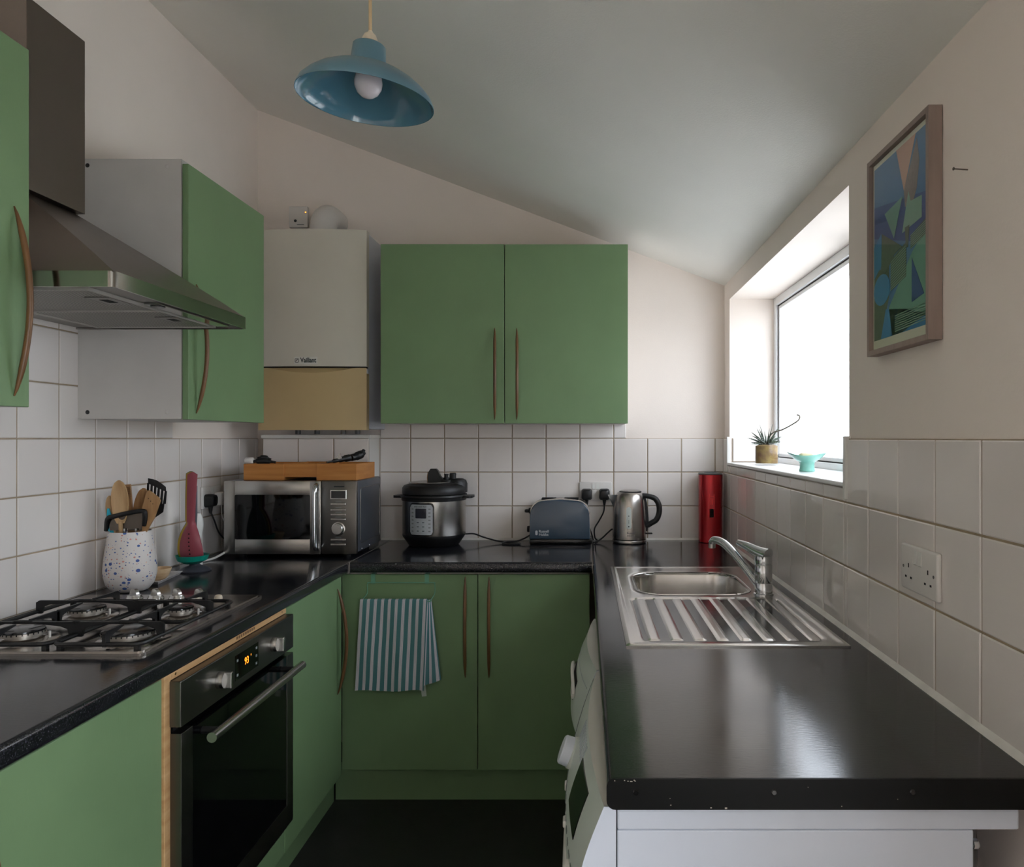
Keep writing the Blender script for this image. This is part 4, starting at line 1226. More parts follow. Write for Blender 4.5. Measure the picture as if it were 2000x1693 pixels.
# raised vent shoulder with float valve and steam valve
bm = nb(); lathe(bm, [(0.052, 0.225), (0.052, 0.262), (0.046, 0.277), (0.034, 0.283), (0, 0.284)], cx + 0.088, cy + 0.012, WT, 32); obj('vent_housing', bm, 'black_plastic', lid, smooth=True)
bm = nb(); lathe(bm, [(0.013, 0.280), (0.013, 0.288), (0.008, 0.290), (0.008, 0.298), (0.010, 0.300), (0.010, 0.304), (0, 0.304)], cx + 0.054, cy - 0.012, WT, 18); obj('float_valve', bm, 'black_plastic', lid, smooth=True)
bm = nb(); lathe(bm, [(0.0145, 0.280), (0.0145, 0.305), (0.012, 0.308), (0, 0.308)], cx + 0.080, cy, WT, 20); obj('steam_valve', bm, 'black_plastic', lid, smooth=True)
bm = nb(); lathe(bm, [(0.030, 0.262), (0.030, 0.278), (0, 0.279)], cx + 0.056, cy - 0.010, WT, 22); obj('valve_shroud', bm, 'black_plastic', lid, smooth=True)

def cyl_patch(a0, a1, z0, z1, r0, r1, rc, n=20):
    """rounded rectangular patch wrapped on the cooker body between radii r0 (back) and r1 (front)"""
    bm = nb()
    w = (a1 - a0) * r1
    cols = []
    for i in range(n + 1):
        u = i / n
        a = a0 + (a1 - a0) * u
        s = min(u, 1 - u) * w
        ins = 0 if s >= rc else rc - math.sqrt(max(0, rc * rc - (rc - s) ** 2))
        zb_, zt_ = z0 + ins, z1 - ins
        p = lambda r, z: bm.verts.new((cx + r * math.sin(a), cy - r * math.cos(a), WT + z))
        cols.append((p(r0, zb_), p(r1, zb_), p(r1, zt_), p(r0, zt_)))
    for A, B in zip(cols[:-1], cols[1:]):
        for k in range(3): bm.faces.new([A[k], B[k], B[k + 1], A[k + 1]])
    bm.faces.new(cols[0]); bm.faces.new(list(reversed(cols[-1])))
    bmesh.ops.recalc_face_normals(bm, faces=bm.faces)
    return bm
A0, A1 = R(-33), R(9)
pf = obj('panel_frame', cyl_patch(A0 - R(1.6), A1 + R(2.6), 0.053, 0.190, cr - 0.002, cr + 0.003, 0.016), 'black_gloss', body, smooth=True)
obj('panel_face', cyl_patch(A0, A1, 0.059, 0.183, cr, cr + 0.0045, 0.012), 'pot_panel', body, smooth=True)
am = (A0 + A1) / 2
obj('screen', cyl_patch(am - R(9.6), am + R(10.2), 0.127, 0.167, cr + 0.002, cr + 0.0052, 0.002), 'lcd', body, smooth=True)
def pan_M(a, z, r=cr + 0.0052): return Matrix.Translation((cx + r * math.sin(a), cy - r * math.cos(a), WT + z)) @ Matrix.Rotation(a, 4, 'Z') @ STAND
text('lettering', 'INSTANT POT', 0.0085, 'logo_dark', pan_M(am, 0.1745), body, bold=0.0001)
for k in range(7):
    for sgn in (-1, 1):
        a = am + sgn * R(15.5); z = 0.165 - k * 0.0152
        obj('key', cyl_patch(a - R(2.0), a + R(2.0), z - 0.0026, z + 0.0026, cr + 0.003, cr + 0.0049, 0.0008, 4), 'print_grey', body)
for r_ in range(3):
    for sgn in (-1, 1):
        a = am + sgn * R(4.9); z = 0.110 - r_ * 0.0175
        obj('key', cyl_patch(a - R(4.2), a + R(4.2), z - 0.0066, z + 0.0066, cr + 0.003, cr + 0.0050, 0.0015, 6), 'logo_pale', body)
        obj('key_mark', cyl_patch(a - R(2.0), a + R(2.0), z - 0.0016, z + 0.0016, cr + 0.004, cr + 0.0054, 0.0005, 4), 'logo_dark', body)
bm = nb()
tube(bm, smooth_path([(cx + 0.128, cy + 0.03, WT + 0.042), (-0.480, 3.19, 0.950), (-0.44, 3.19, 0.936), (-0.38, 3.18, 0.921), (-0.32, 3.165, 0.9145), (-0.285, 3.15, 0.9145), (-0.275, 3.13, 0.9145),
                      (-0.315, 3.125, 0.9145), (-0.35, 3.14, 0.9145), (-0.335, 3.165, 0.919), (-0.295, 3.168, 0.921), (-0.262, 3.185, 0.930), (-0.240, 3.235, 0.938)], 8), 0.0034, 10)
obj('power_lead', bm, 'black_plastic', t, smooth=True)

# ------------------------------------------------------------------ toaster
t = thing('toaster', 'slate blue two-slot toaster below the double socket', 'toaster', (-0.10, 3.21, WT))
tx0, tx1, ty0_, ty1_ = -0.236, 0.026, 3.130, 3.262
bm = nb(); box(bm, tx0 + 0.002, tx1 + 0.006, ty0_ + 0.004, ty1_, WT + 0.001, WT + 0.026, 0.006); obj('base', bm, 'black_gloss', t, smooth=True)
def toast_prof(dx, dz):
    pts = [(tx0 + 0.002 - dx, WT + 0.024), (tx0 + 0.003 - dx, WT + 0.135)]
    r = 0.058
    zt = WT + 0.188 + dz
    for i in range(0, 10):
        a = R(180 - 90 * i / 9); pts.append((tx0 + 0.005 - dx + r + r * math.cos(a), zt - r + r * math.sin(a)))
    pts.append(((tx0 + tx1) / 2, zt + 0.006))
    for i in range(0, 10):
        a = R(90 - 90 * i / 9); pts.append((tx1 - 0.005 + dx - r + r * math.cos(a), zt - r + r * math.sin(a)))
    pts += [(tx1 - 0.003 + dx, WT + 0.135), (tx1 - 0.001 + dx, WT + 0.024)]
    return pts
bm = nb(); prism(bm, toast_prof(0, 0), 'y', ty0_, ty0_ + 0.030); prism(bm, toast_prof(0, 0), 'y', ty1_ - 0.028, ty1_)
es = [e for e in bm.edges if abs(e.verts[0].co.y - e.verts[1].co.y) < 1e-5 and abs(e.verts[0].co.y - ty0_) < 1e-5]
bmesh.ops.bevel(bm, geom=es, offset=0.005, segments=3, profile=0.5, affect='EDGES')
sh = obj('shell', bm, 'toaster_blue', t, smooth=True)
bm = nb(); prism(bm, toast_prof(0.002, 0.003), 'y', ty0_ + 0.030, ty1_ - 0.028); obj('body', bm, 'steel', t, smooth=True)
bm = nb()
for yy in (3.182, 3.222): box(bm, -0.185, -0.025, yy - 0.010, yy + 0.010, WT + 0.190, WT + 0.1955)
obj('slots', bm, 'dark_opening', t)
bm = nb(); box(bm, tx0 - 0.024, tx0 - 0.002, 3.19, 3.215, WT + 0.132, WT + 0.146, 0.005); box(bm, tx0 - 0.006, tx0, 3.198, 3.207, WT + 0.128, WT + 0.152)
obj('lever', bm, 'black_plastic', t, smooth=True)
bm = nb(); lathe(bm, [(0.014, 0), (0.014, 0.012), (0.012, 0.015), (0, 0.015)], tx0 + 0.002, 3.20, WT + 0.060, 20, '-x'); obj('dial', bm, 'black_plastic', t, smooth=True)
tl = Matrix.Translation((-0.194, ty0_ - 0.0003, WT + 0.058)) @ STAND
text('lettering', 'Russell', 0.0155, 'logo_pale', tl, sh, align='LEFT', bold=0.0003)
text('lettering', 'Hobbs', 0.0155, 'logo_pale', Matrix.Translation((0, 0, -0.0135)) @ tl, sh, align='LEFT', bold=0.0003)
bm = nb(); prism(bm, rrect(-0.209, -0.199, WT + 0.042, WT + 0.062, 0.0045), 'y', ty0_ - 0.0005, ty0_ + 0.0005); obj('emblem', bm, 'logo_pale', sh)

# ------------------------------------------------------------------ kettle
kx, ky = 0.198, 3.205
t = thing('kettle', 'brushed steel jug kettle with black handle and water gauge', 'kettle', (kx, ky, WT))
bm = nb(); lathe(bm, [(0, 0.0005), (0.070, 0.0005), (0.074, 0.004), (0.075, 0.012), (0.0735, 0.016), (0, 0.016)], kx, ky, WT, 44); obj('power_base', bm, 'steel', t, smooth=True)
bm = nb(); lathe(bm, [(0.0725, 0.016), (0.0725, 0.021), (0, 0.021)], kx, ky, WT, 40); obj('base_ring', bm, 'black_gloss', t, smooth=True)
bm = nb(); lathe(bm, [(0.0735, 0.020), (0.0738, 0.030), (0.073, 0.080), (0.070, 0.140), (0.066, 0.180), (0.061, 0.205), (0.053, 0.219), (0.044, 0.2235), (0, 0.2235)], kx, ky, WT, 56)
body = obj('body', bm, 'steel_kettle', t, smooth=True)
bm = nb()   # pouring lip on the left
tri = [(-0.094, 0.210), (-0.052, 0.210), (-0.066, 0.150)]
b2 = [(-0.094, 0.209, 0.0), (-0.055, 0.209, -0.026), (-0.055, 0.209, 0.026), (-0.068, 0.150, 0.0)]
vs = [bm.verts.new((kx + p[0], ky + p[2], WT + p[1])) for p in b2]
for f in ((0, 1, 2), (0, 3, 1), (0, 2, 3), (1, 3, 2)): bm.faces.new([vs[i] for i in f])
bmesh.ops.recalc_face_normals(bm, faces=bm.faces)
obj('spout', bm, 'steel_kettle', t)
bm = nb(); lathe(bm, [(0.046, 0.220), (0.046, 0.226), (0.042, 0.229), (0.03, 0.231), (0, 0.232)], kx + 0.004, ky, WT, 40); lid = obj('lid', bm, 'steel_bright', t, smooth=True)
bm = nb(); lathe(bm, [(0.0485, 0.221), (0.0485, 0.2255), (0.0455, 0.2260)], kx + 0.004, ky, WT, 40); obj('lid_seal', bm, 'black_plastic', lid, smooth=True)
bm = nb()
pth = smooth_path([(kx + 0.056, ky, WT + 0.206), (kx + 0.085, ky, WT + 0.202), (kx + 0.112, ky, WT + 0.192), (kx + 0.128, ky, WT + 0.166), (kx + 0.130, ky, WT + 0.132), (kx + 0.118, ky, WT + 0.100),
                   (kx + 0.094, ky, WT + 0.084), (kx + 0.076, ky, WT + 0.070), (kx + 0.0725, ky, WT + 0.050)], 6)
nn = len(pth)
tube(bm, pth, [0.0105 + 0.002 * math.sin(PI * i / (nn - 1)) - (0.004 if i > nn - 8 else 0) for i in range(nn)], 14, flat=1.25)
tube(bm, smooth_path([(kx + 0.060, ky, WT + 0.205), (kx + 0.068, ky, WT + 0.17), (kx + 0.073, ky, WT + 0.12), (kx + 0.0755, ky, WT + 0.075)], 5), 0.006, 8, flat=1.6)
obj('handle', bm, 'black_plastic', t, smooth=True)
bm = nb(); box(bm, kx + 0.068, kx + 0.100, ky - 0.012, ky + 0.012, WT + 0.038, WT + 0.043, 0.002); obj('switch', bm, 'black_plastic', t, smooth=True)
bm = nb(); tube(bm, smooth_path([(kx - 0.060, ky + 0.05, WT + 0.0105), (kx - 0.070, ky + 0.056, WT + 0.050), (kx - 0.090, ky + 0.045, WT + 0.040), (kx - 0.115, ky + 0.02, WT + 0.020), (kx - 0.138, ky - 0.01, WT + 0.008), (kx - 0.158, ky - 0.035, WT + 0.0042)], 8), 0.0034, 10)
obj('power_lead', bm, 'black_plastic', t, smooth=True)
# gauge faces the viewpoint
ga = math.atan2(kx, ky)
def ket_patch(da, w, z0, z1, r0off, r1off, n=10):
    """strip that follows the tapering jug surface"""
    bm = nb()
    prof = [(0.0738, 0.030), (0.073, 0.080), (0.070, 0.140), (0.066, 0.180), (0.061, 0.205)]
    def rr(z):
        for (r0, a0), (r1, a1) in zip(prof[:-1], prof[1:]):
            if a0 <= z <= a1: return r0 + (r1 - r0) * (z - a0) / (a1 - a0)
        return prof[0][0]
    def f(u, v, off):
        z = z0 + (z1 - z0) * v
        s = min(v, 1 - v) * (z1 - z0)
        ww = w if s >= w else math.sqrt(max(0, w * w - (w - s) ** 2))
        a = -ga * 0.0 + da + (2 * u - 1) * ww / 0.07
        r = rr(z) + off
        return Vector((kx + r * math.sin(a), ky - r * math.cos(a), WT + z))
    grid(bm, lambda u, v: f(u, v, r1off), 4, 24, thick=lambda u, v: f(u, v, r0off) - f(u, v, r1off))
    return bm
g = obj('gauge', ket_patch(-0.10, 0.0105, 0.066, 0.162, -0.002, 0.0009), 'gauge', body, smooth=True)
for z, w in ((0.078, 0.0028), (0.098, 0.0016), (0.123, 0.0022), (0.104, 0.0012), (0.092, 0.0012)):
    obj('gauge_mark', ket_patch(-0.10, w, z - w, z + w, 0.0, 0.0014), 'logo_dark', g)
ka = -0.02
KM = Matrix.Translation((kx + 0.0742 * math.sin(ka), ky - 0.0742 * math.cos(ka), WT)) @ Matrix.Rotation(ka, 4, 'Z')
text('lettering', 'Russell', 0.0125, 'logo_steel', KM @ Matrix.Translation((0.004, 0, 0.050)) @ STAND, body, bold=0.0002)
text('lettering', 'Hobbs', 0.0125, 'logo_steel', KM @ Matrix.Translation((0.004, 0, 0.039)) @ STAND, body, bold=0.0002)

# ------------------------------------------------------------------ red canister in the corner
rx, ry = 0.556, 3.226
t = thing('canister', 'tall shiny red canister with grey lid and slot, in the corner', 'canister', (rx, ry, WT))
r = 0.0525
bm = nb(); lathe(bm, [(0, 0.0005), (r - 0.002, 0.0005), (r, 0.003), (r, 0.296), (r - 0.003, 0.299), (0, 0.299)], rx, ry, WT, 48); b = obj('body', bm, 'red_metal', t, smooth=True)
bm = nb(); lathe(bm, [(r + 0.0006, 0.2975), (r + 0.0006, 0.3025), (r - 0.004, 0.3045), (0.030, 0.305), (0.026, 0.309), (0, 0.310)], rx, ry, WT, 40); obj('lid', bm, 'grey_lid', t, smooth=True)
bm = nb(); aa = -0.06
prism(bm, rrect(-0.011, 0.011, 0.110, 0.213, 0.004), 'y', -r - 0.0012, -r + 0.004); sl = obj('slot', bm, 'red_metal', b, M=Matrix.Translation((rx, ry, WT)) @ Matrix.Rotation(aa, 4, 'Z'))
bm = nb(); prism(bm, rrect(-0.0085, 0.0085, 0.113, 0.150, 0.003), 'y', -r - 0.0018, -r + 0.001); obj('slot_opening', bm, 'dark_opening', sl, M=Matrix.Translation((rx, ry, WT)) @ Matrix.Rotation(aa, 4, 'Z'))
bm = nb()
for (x0, x1, z0, z1) in ((-0.011, -0.0095, 0.150, 0.214), (0.0095, 0.011, 0.150, 0.214), (-0.0095, 0.0095, 0.203, 0.2045), (-0.005, -0.002, 0.168, 0.198), (0.001, 0.004, 0.168, 0.196)):
    box(bm, x0, x1, -r - 0.0022, -r + 0.001, z0, z1)
obj('slot_reflection', bm, 'red_reflection', sl, M=Matrix.Translation((rx, ry, WT)) @ Matrix.Rotation(aa, 4, 'Z'))  # window reflection on the slot, painted as brighter red strips

# ------------------------------------------------------------------ utensil jar and utensils
jx, jy = -1.364, 2.200
t = thing('utensil_jar', 'white terrazzo-speckled ceramic jar full of cooking utensils', 'jar', (jx, jy, WT))
prof = [(0, 0.0005), (0.050, 0.0005), (0.058, 0.004), (0.074, 0.022), (0.082, 0.050), (0.0825, 0.066), (0.080, 0.095), (0.074, 0.135), (0.067, 0.177), (0.066, 0.1795),
        (0.0645, 0.1795), (0.064, 0.177), (0.070, 0.135), (0.076, 0.095), (0.078, 0.060), (0.070, 0.025), (0.050, 0.008), (0, 0.008)]
prof = [(r_ * 0.86, z) for r_, z in prof]
bm = nb(); lathe(bm, prof, jx, jy, WT, 56); obj('body', bm, 'terrazzo', t, smooth=True)
JZ = WT + 0.010
def blade_shape(bm, base, tip, side, halfw, thick=0.004, curve=0.0, nlen=24):
    """flat tapering piece from base to tip; halfw(t) half width; side = width direction; curve bows along normal"""
    base, tip, side = Vector(base), Vector(tip), Vector(side).normalized()
    ax = (tip - base); ln = ax.length; ax.normalize()
    side = (side - ax * side.dot(ax)).normalized()
    nrm = ax.cross(side)
    def f(u, v):
        w = halfw(v)
        return base + ax * (ln * v) + side * (w * (2 * u - 1)) + nrm * (curve * math.sin(PI * v) + (2 * u - 1) ** 2 * 0.0)
    grid(bm, f, 6, nlen, thick=lambda u, v: nrm * thick)
    return bm
def px3(x, y, Y): return Vector(((x - 1141) * Y / 1430, Y, H - (y - 855) * Y / 1430))
def lerp(a, b, t): return a + (b - a) * t
def spoon_w(wh, wb, t0):
    def f(t):
        if t < t0: return wh
        s = (t - t0) / (1 - t0)
        return max(0.0015, wh * (1 - min(1, s * 4)) + wb * math.sqrt(max(0, 1 - (2 * min(1, s * 0.93 + 0.07) - 1) ** 2)))
    return f
def spoon(label, m, base, tip, side, wh, wb, t0, thick=0.006, cur=0.0, name='wooden_spoon', hollow=True):
    t = thing(name, label, 'utensil', base)
    base, tip = Vector(base), Vector(tip)
    bm = nb(); tube(bm, [base, base.lerp(tip, t0 * 0.6), base.lerp(tip, t0 + 0.02)], wh, 10); obj('handle', bm, m, t, smooth=True)
    st = base.lerp(tip, t0)
    ax = (tip - base).normalized(); sd = Vector(side); sd = (sd - ax * sd.dot(ax)).normalized(); nr = ax.cross(sd)
    ln = (tip - st).length
    bm = nb()
    def hw(v):
        q = 0.06 + 0.94 * v
        return max(0.002, wb * math.sqrt(max(0, 1 - (2 * q - 1) ** 2)) * (0.86 + 0.14 * q))
    def f(u, v):
        q = 2 * u - 1
        dish = (0.012 * (1 - q * q) * math.sin(PI * v)) if hollow else 0
        return st + ax * (ln * v) + sd * (hw(v) * q) + nr * dish
    grid(bm, f, 10, 18, thick=lambda u, v: nr * thick)
    obj('head', bm, m, t, smooth=True)
    return t
Yj = jy
def jar_base(dx, dy): return Vector((jx + dx * 0.8, jy + dy * 0.8, JZ))
spoon('large round wooden spoon at the front of the utensil jar', 'spoon_wood_light', jar_base(-0.012, -0.018), px3(231, 938, 2.175), (1, 0.1, 0), 0.006, 0.0255, 0.60)
spoon('small wooden spoon leaning left in the utensil jar', 'spoon_wood_light', jar_base(-0.036, 0.006), px3(213, 968, 2.20), (1, 0.1, 0), 0.005, 0.017, 0.60)
spoon('broad oval wooden spoon behind the slotted spatula', 'spoon_wood', jar_base(-0.010, 0.012), px3(280, 953, 2.235), (1, -0.1, 0), 0.006, 0.026, 0.55, hollow=False)
# wooden corner spatula
t = thing('wooden_spatula', 'wooden spatula with three small holes leaning right in the jar', 'utensil', jar_base(-0.004, -0.006))
b0, b1 = jar_base(-0.004, -0.006), px3(303, 962, 2.19)
ax = (b1 - b0).normalized(); sd = Vector((1, 0, 0)); sd = (sd - ax * sd.dot(ax)).normalized(); nr = ax.cross(sd)
ln = (b1 - b0).length
bm = nb()
poly = [(-0.006, 0), (0.006, 0), (0.006, ln * 0.52), (0.011, ln * 0.62), (0.0205, ln * 0.76), (0.0235, ln * 0.94), (0.0165, ln * 0.965), (-0.017, ln * 1.01), (-0.0225, ln * 0.985), (-0.0205, ln * 0.76), (-0.011, ln * 0.62), (-0.006, ln * 0.52)]
outline(bm, poly, lambda u, v, w: b0 + sd * u + ax * v - nr * w, 0.006)
bd = obj('body', bm, 'spoon_wood', t)
for k in range(3):
    c = b0 + sd * (-0.011 + 0.0085 * k) + ax * (ln * (0.93 - 0.02 * k))
    bm = nb(); lathe(bm, [(0.0014, 0), (0.0014, 0.0004), (0, 0.0004)], 0, 0, 0, 10)
    rot = Vector((0, 0, 1)).rotation_difference(-nr if nr.y > 0 else nr)
    obj('hole', bm, 'dark_opening', bd, M=Matrix.Translation(c + (-nr if nr.y > 0 else nr) * 0.0062) @ rot.to_matrix().to_4x4())
# ridged wooden handle piece
t = thing('wooden_fork', 'ridged square wooden handle standing between the spoons in the jar', 'utensil', jar_base(0.0, 0.03))
b0, b1 = jar_base(0.0, 0.03), px3(248, 946, 2.225)
bm = nb(); blade_shape(bm, b0, b1, (1, 0, 0), lambda v: 0.0085, 0.007); bd = obj('body', bm, 'spoon_wood', t)
bm = nb()
for k in range(7):
    c = b0.lerp(b1, 0.97 - 0.018 * k)
    box(bm, c.x - 0.009, c.x + 0.009, c.y - 0.0085, c.y + 0.0015, c.z - 0.0006, c.z + 0.0006)
obj('ridges', bm, 'handle_wood', bd)
# short flat wooden stick in the middle, and one in front
t = thing('wooden_stick', 'flat wooden handle end crossing the round spoon in the jar', 'utensil', jar_base(-0.026, -0.030))
bm = nb(); blade_shape(bm, jar_base(-0.026, -0.012), px3(227, 946, 2.192), (1, 0, 0), lambda v: 0.0075, 0.003); obj('body', bm, 'spoon_wood', t)
# black slotted turner
t = thing('slotted_turner', 'black slotted turner with curved edge at the back of the jar', 'utensil', jar_base(-0.03, 0.016))
b0 = jar_base(-0.03, 0.016)
hc = px3(286, 1020, 2.245)
bm = nb(); tube(bm, [b0, b0.lerp(hc, 0.5), hc], 0.0055, 10); obj('handle', bm, 'black_plastic', t, smooth=True)
def tq(x, y): return px3(x, y, 2.245)
def turner_strip(bm, pts):
    a = [bm.verts.new(tq(*p)) for p in pts]; b = [bm.verts.new(tq(*p) + Vector((0, 0.003, 0))) for p in pts]
    n = len(pts); bm.faces.new(a); bm.faces.new(list(reversed(b)))
    for i in range(n): bm.faces.new([a[i], b[i], b[(i + 1) % n], a[(i + 1) % n]])
bm = nb()
top = lambda s: (lerp(289, 323, s), lerp(934, 951, s) - 4 * math.sin(PI * s))
bot = lambda s: (lerp(287, 318, s), lerp(1008, 1003, s))
turner_strip(bm, [top(0), top(0.25), top(0.5), top(0.75), top(1), (323.5, 960), (289, 944)])
turner_strip(bm, [(287, 990), (320.5, 983), (318, 1000), (311, 1005), (298, 1014), (286, 1018)])
n = 5
for k in range(n + 1):
    s = k / n
    x0, x1 = lerp(289, 323.5, s), lerp(287, 320.5, s)
    y0, y1 = lerp(943, 959, s), lerp(991, 984, s)
    turner_strip(bm, [(x0 - 1.7, y0), (x0 + 1.7, y0), (x1 + 2.4, y1), (x1 - 2.4, y1)])
bmesh.ops.recalc_face_normals(bm, faces=bm.faces)
obj('blade', bm, 'black_plastic', t)
# potato masher with black grip
t = thing('potato_masher', 'steel masher with black bar handle across the front of the jar', 'utensil', jar_base(0.012, -0.04))
Ym = 2.178
bm = nb(); tube(bm, smooth_path([px3(208, 1036, Ym + 0.01), px3(211, 1013, Ym), px3(225, 1008, Ym), px3(250, 1002, Ym), px3(277, 998, Ym), px3(283, 1003, Ym), px3(282, 1026, Ym + 0.01)], 6), 0.0070, 12)
obj('grip', bm, 'black_plastic', t, smooth=True)
for a_, b_ in ((px3(243, 1036, Ym), jar_base(0.005, -0.03)), (px3(266, 1036, Ym), jar_base(0.025, -0.03))):
    bm = nb(); tube(bm, [a_ + Vector((0, 0, 0.006)), a_.lerp(b_, 0.5), b_], 0.0032, 10); obj('shaft', bm, 'chrome', t, smooth=True)
bm = nb()
vs = [bm.verts.new(px3(*p, Ym + 0.004)) for p in ((213, 1012), (278, 1002), (277, 1036), (214, 1036))]
b3 = [bm.verts.new(v.co + Vector((0, 0.0015, 0))) for v in vs]
bm.faces.new(vs); bm.faces.new(list(reversed(b3)))
for i in range(4): bm.faces.new([vs[i], b3[i], b3[(i + 1) % 4], vs[(i + 1) % 4]])
obj('plate', bm, 'steel_dark', t)
t = thing('turquoise_spatula', 'thin turquoise handle at the near edge of the utensil jar', 'utensil', jar_base(0.03, -0.01))
bm = nb(); blade_shape(bm, jar_base(-0.040, -0.012), px3(211, 993, 2.185), (1, 0.2, 0), lambda v: 0.0065 if v < 0.9 else 0.0065 * (1 - (v - 0.9) * 6), 0.004); obj('body', bm, 'turquoise', t)

# small tray and wooden bowl
t = thing('small_tray', 'thin pale marbled tray beside the terrazzo jar', 'tray', (-1.38, 2.37, WT))
bm = nb()
T0, T1, T2, T3 = (-1.425, 2.295), (-1.322, 2.272), (-1.350, 2.462), (-1.448, 2.462)
def tr(z, k):
    c = ((T0[0] + T1[0] + T2[0] + T3[0]) / 4, (T0[1] + T1[1] + T2[1] + T3[1]) / 4)
    return [bm.verts.new((c[0] + (p[0] - c[0]) * k, c[1] + (p[1] - c[1]) * k, z)) for p in (T0, T1, T2, T3)]
q = [tr(WT + 0.0003, 0.86), tr(WT + 0.010, 1.0), tr(WT + 0.011, 0.98), tr(WT + 0.004, 0.86)]
bm.faces.new(q[0]); bm.faces.new(q[3])
for A, B in zip(q[:-1], q[1:]):
    for i in range(4): bm.faces.new([A[i], A[(i + 1) % 4], B[(i + 1) % 4], B[i]])
bmesh.ops.recalc_face_normals(bm, faces=bm.faces)
obj('body', bm, 'marble_tray', t)
bm = nb(); lathe(bm, [(0, 0.0), (0.016, 0.0), (0.028, 0.012), (0.036, 0.034), (0.036, 0.037), (0.034, 0.036), (0.026, 0.014), (0, 0.006)], -1.362, 2.345, WT + 0.0042, 36)
tag(obj('wooden_bowl', bm, 'bowl_wood', smooth=True), 'small pale wooden pinch bowl on the marbled tray', 'bowl')

# nested colourful utensils on a stand
nx, ny = -1.347, 2.522
t = thing('utensil_stand', 'grey round stand carrying the nested coloured utensils', 'stand', (nx, ny, WT))
bm = nb(); lathe(bm, [(0, 0.0005), (0.050, 0.0005), (0.052, 0.004), (0.040, 0.012), (0.018, 0.020), (0.014, 0.026), (0, 0.026)], nx + 0.006, ny, WT, 40); obj('base', bm, 'stand_grey', t, smooth=True)
bm = nb(); tube(bm, [(nx - 0.004, ny + 0.012, WT + 0.01), (nx - 0.010, ny + 0.036, 1.10), (nx - 0.012, ny + 0.040, 1.20)], 0.005, 10); obj('post', bm, 'stand_grey', t, smooth=True)
bm = nb(); lathe(bm, [(0, 0.026), (0.026, 0.027), (0.046, 0.038), (0.053, 0.056), (0.051, 0.056), (0.044, 0.041), (0.024, 0.031), (0, 0.030)], nx, ny - 0.004, WT, 44)
tag(obj('ladle', bm, 'teal_plastic', smooth=True), 'teal ladle bowl at the bottom of the nested utensil set', 'utensil')
def nest(label, name, m, yoff, wscale, top, xoff, holes=False):
    """upright flat utensil: wide head at the bottom, gently curved handle up"""
    t = thing(name, label, 'utensil', (nx, ny, 0.945))
    zb, zt = 0.945, top
    def hw(v):
        if v < 0.42:
            s = v / 0.42
            return wscale * (0.044 * (0.84 + 0.16 * min(1, s * 5)) * (1 - s ** 2.6) + 0.0135 * s ** 2.6)
        s = (v - 0.42) / 0.58
        w = 0.0135 + 0.0035 * s
        return w * (1 if s < 0.95 else math.sqrt(max(0.05, 1 - ((s - 0.95) / 0.05) ** 2)))
    def f(u, v):
        q = 2 * u - 1
        x = nx + xoff + hw(v) * q - 0.004 * math.sin(PI * v) + 0.004 * (v - 0.5) - 0.006 * v
        y = ny + yoff - 0.010 * math.sin(PI * min(1, v * 2.2)) + 0.010 * v + 0.010 * q * q * (1 if v < 0.45 else 0.3)
        return Vector((x, y, zb + (zt - zb) * v))
    bm = nb(); grid(bm, f, 8, 40, thick=lambda u, v: Vector((0, 0.0035, 0)))
    b = obj('body', bm, m, t, smooth=True)
    if holes:
        for k in range(7):
            p = f(0.5, 0.04 + 0.045 * k)
            bm = nb(); lathe(bm, [(0.0026, 0), (0.0026, 0.0006), (0, 0.0007)], p.x, p.y - 0.0003, p.z, 12, '-y'); obj('hole', bm, 'dark_opening', b)
nest('maroon slotted spatula in front of the nested utensil set', 'nested_spatula', 'maroon', -0.016, 0.92, 1.250, 0.003, True)
nest('mustard yellow utensil just behind the maroon spatula', 'nested_spatula', 'mustard', -0.007, 1.0, 1.2515, -0.006)
nest('slate green utensil at the back of the nested set', 'nested_spatula', 'slate_green', 0.003, 0.98, 1.2525, -0.0125)
bm = nb(); lathe(bm, [(0, 0.0005), (0.018, 0.0005), (0.018, 0.05), (0.013, 0.09), (0.017, 0.12), (0.021, 0.145), (0.019, 0.17), (0.012, 0.188), (0, 0.193)], -1.385, 2.62, WT, 28)
tag(obj('pepper_mill', bm, 'white_gloss', smooth=True), 'rounded white bottle half hidden behind the maroon spatula', 'bottle')

# ------------------------------------------------------------------ sink and tap
SX0, SX1, SY0, SY1 = 0.092, 0.583, 1.600, 2.582
t = thing('sink', 'stainless steel inset sink with ribbed drainer in the right worktop', 'sink', (0.34, 2.09, WT))
ZT = WT + 0.0035
bm = nb()
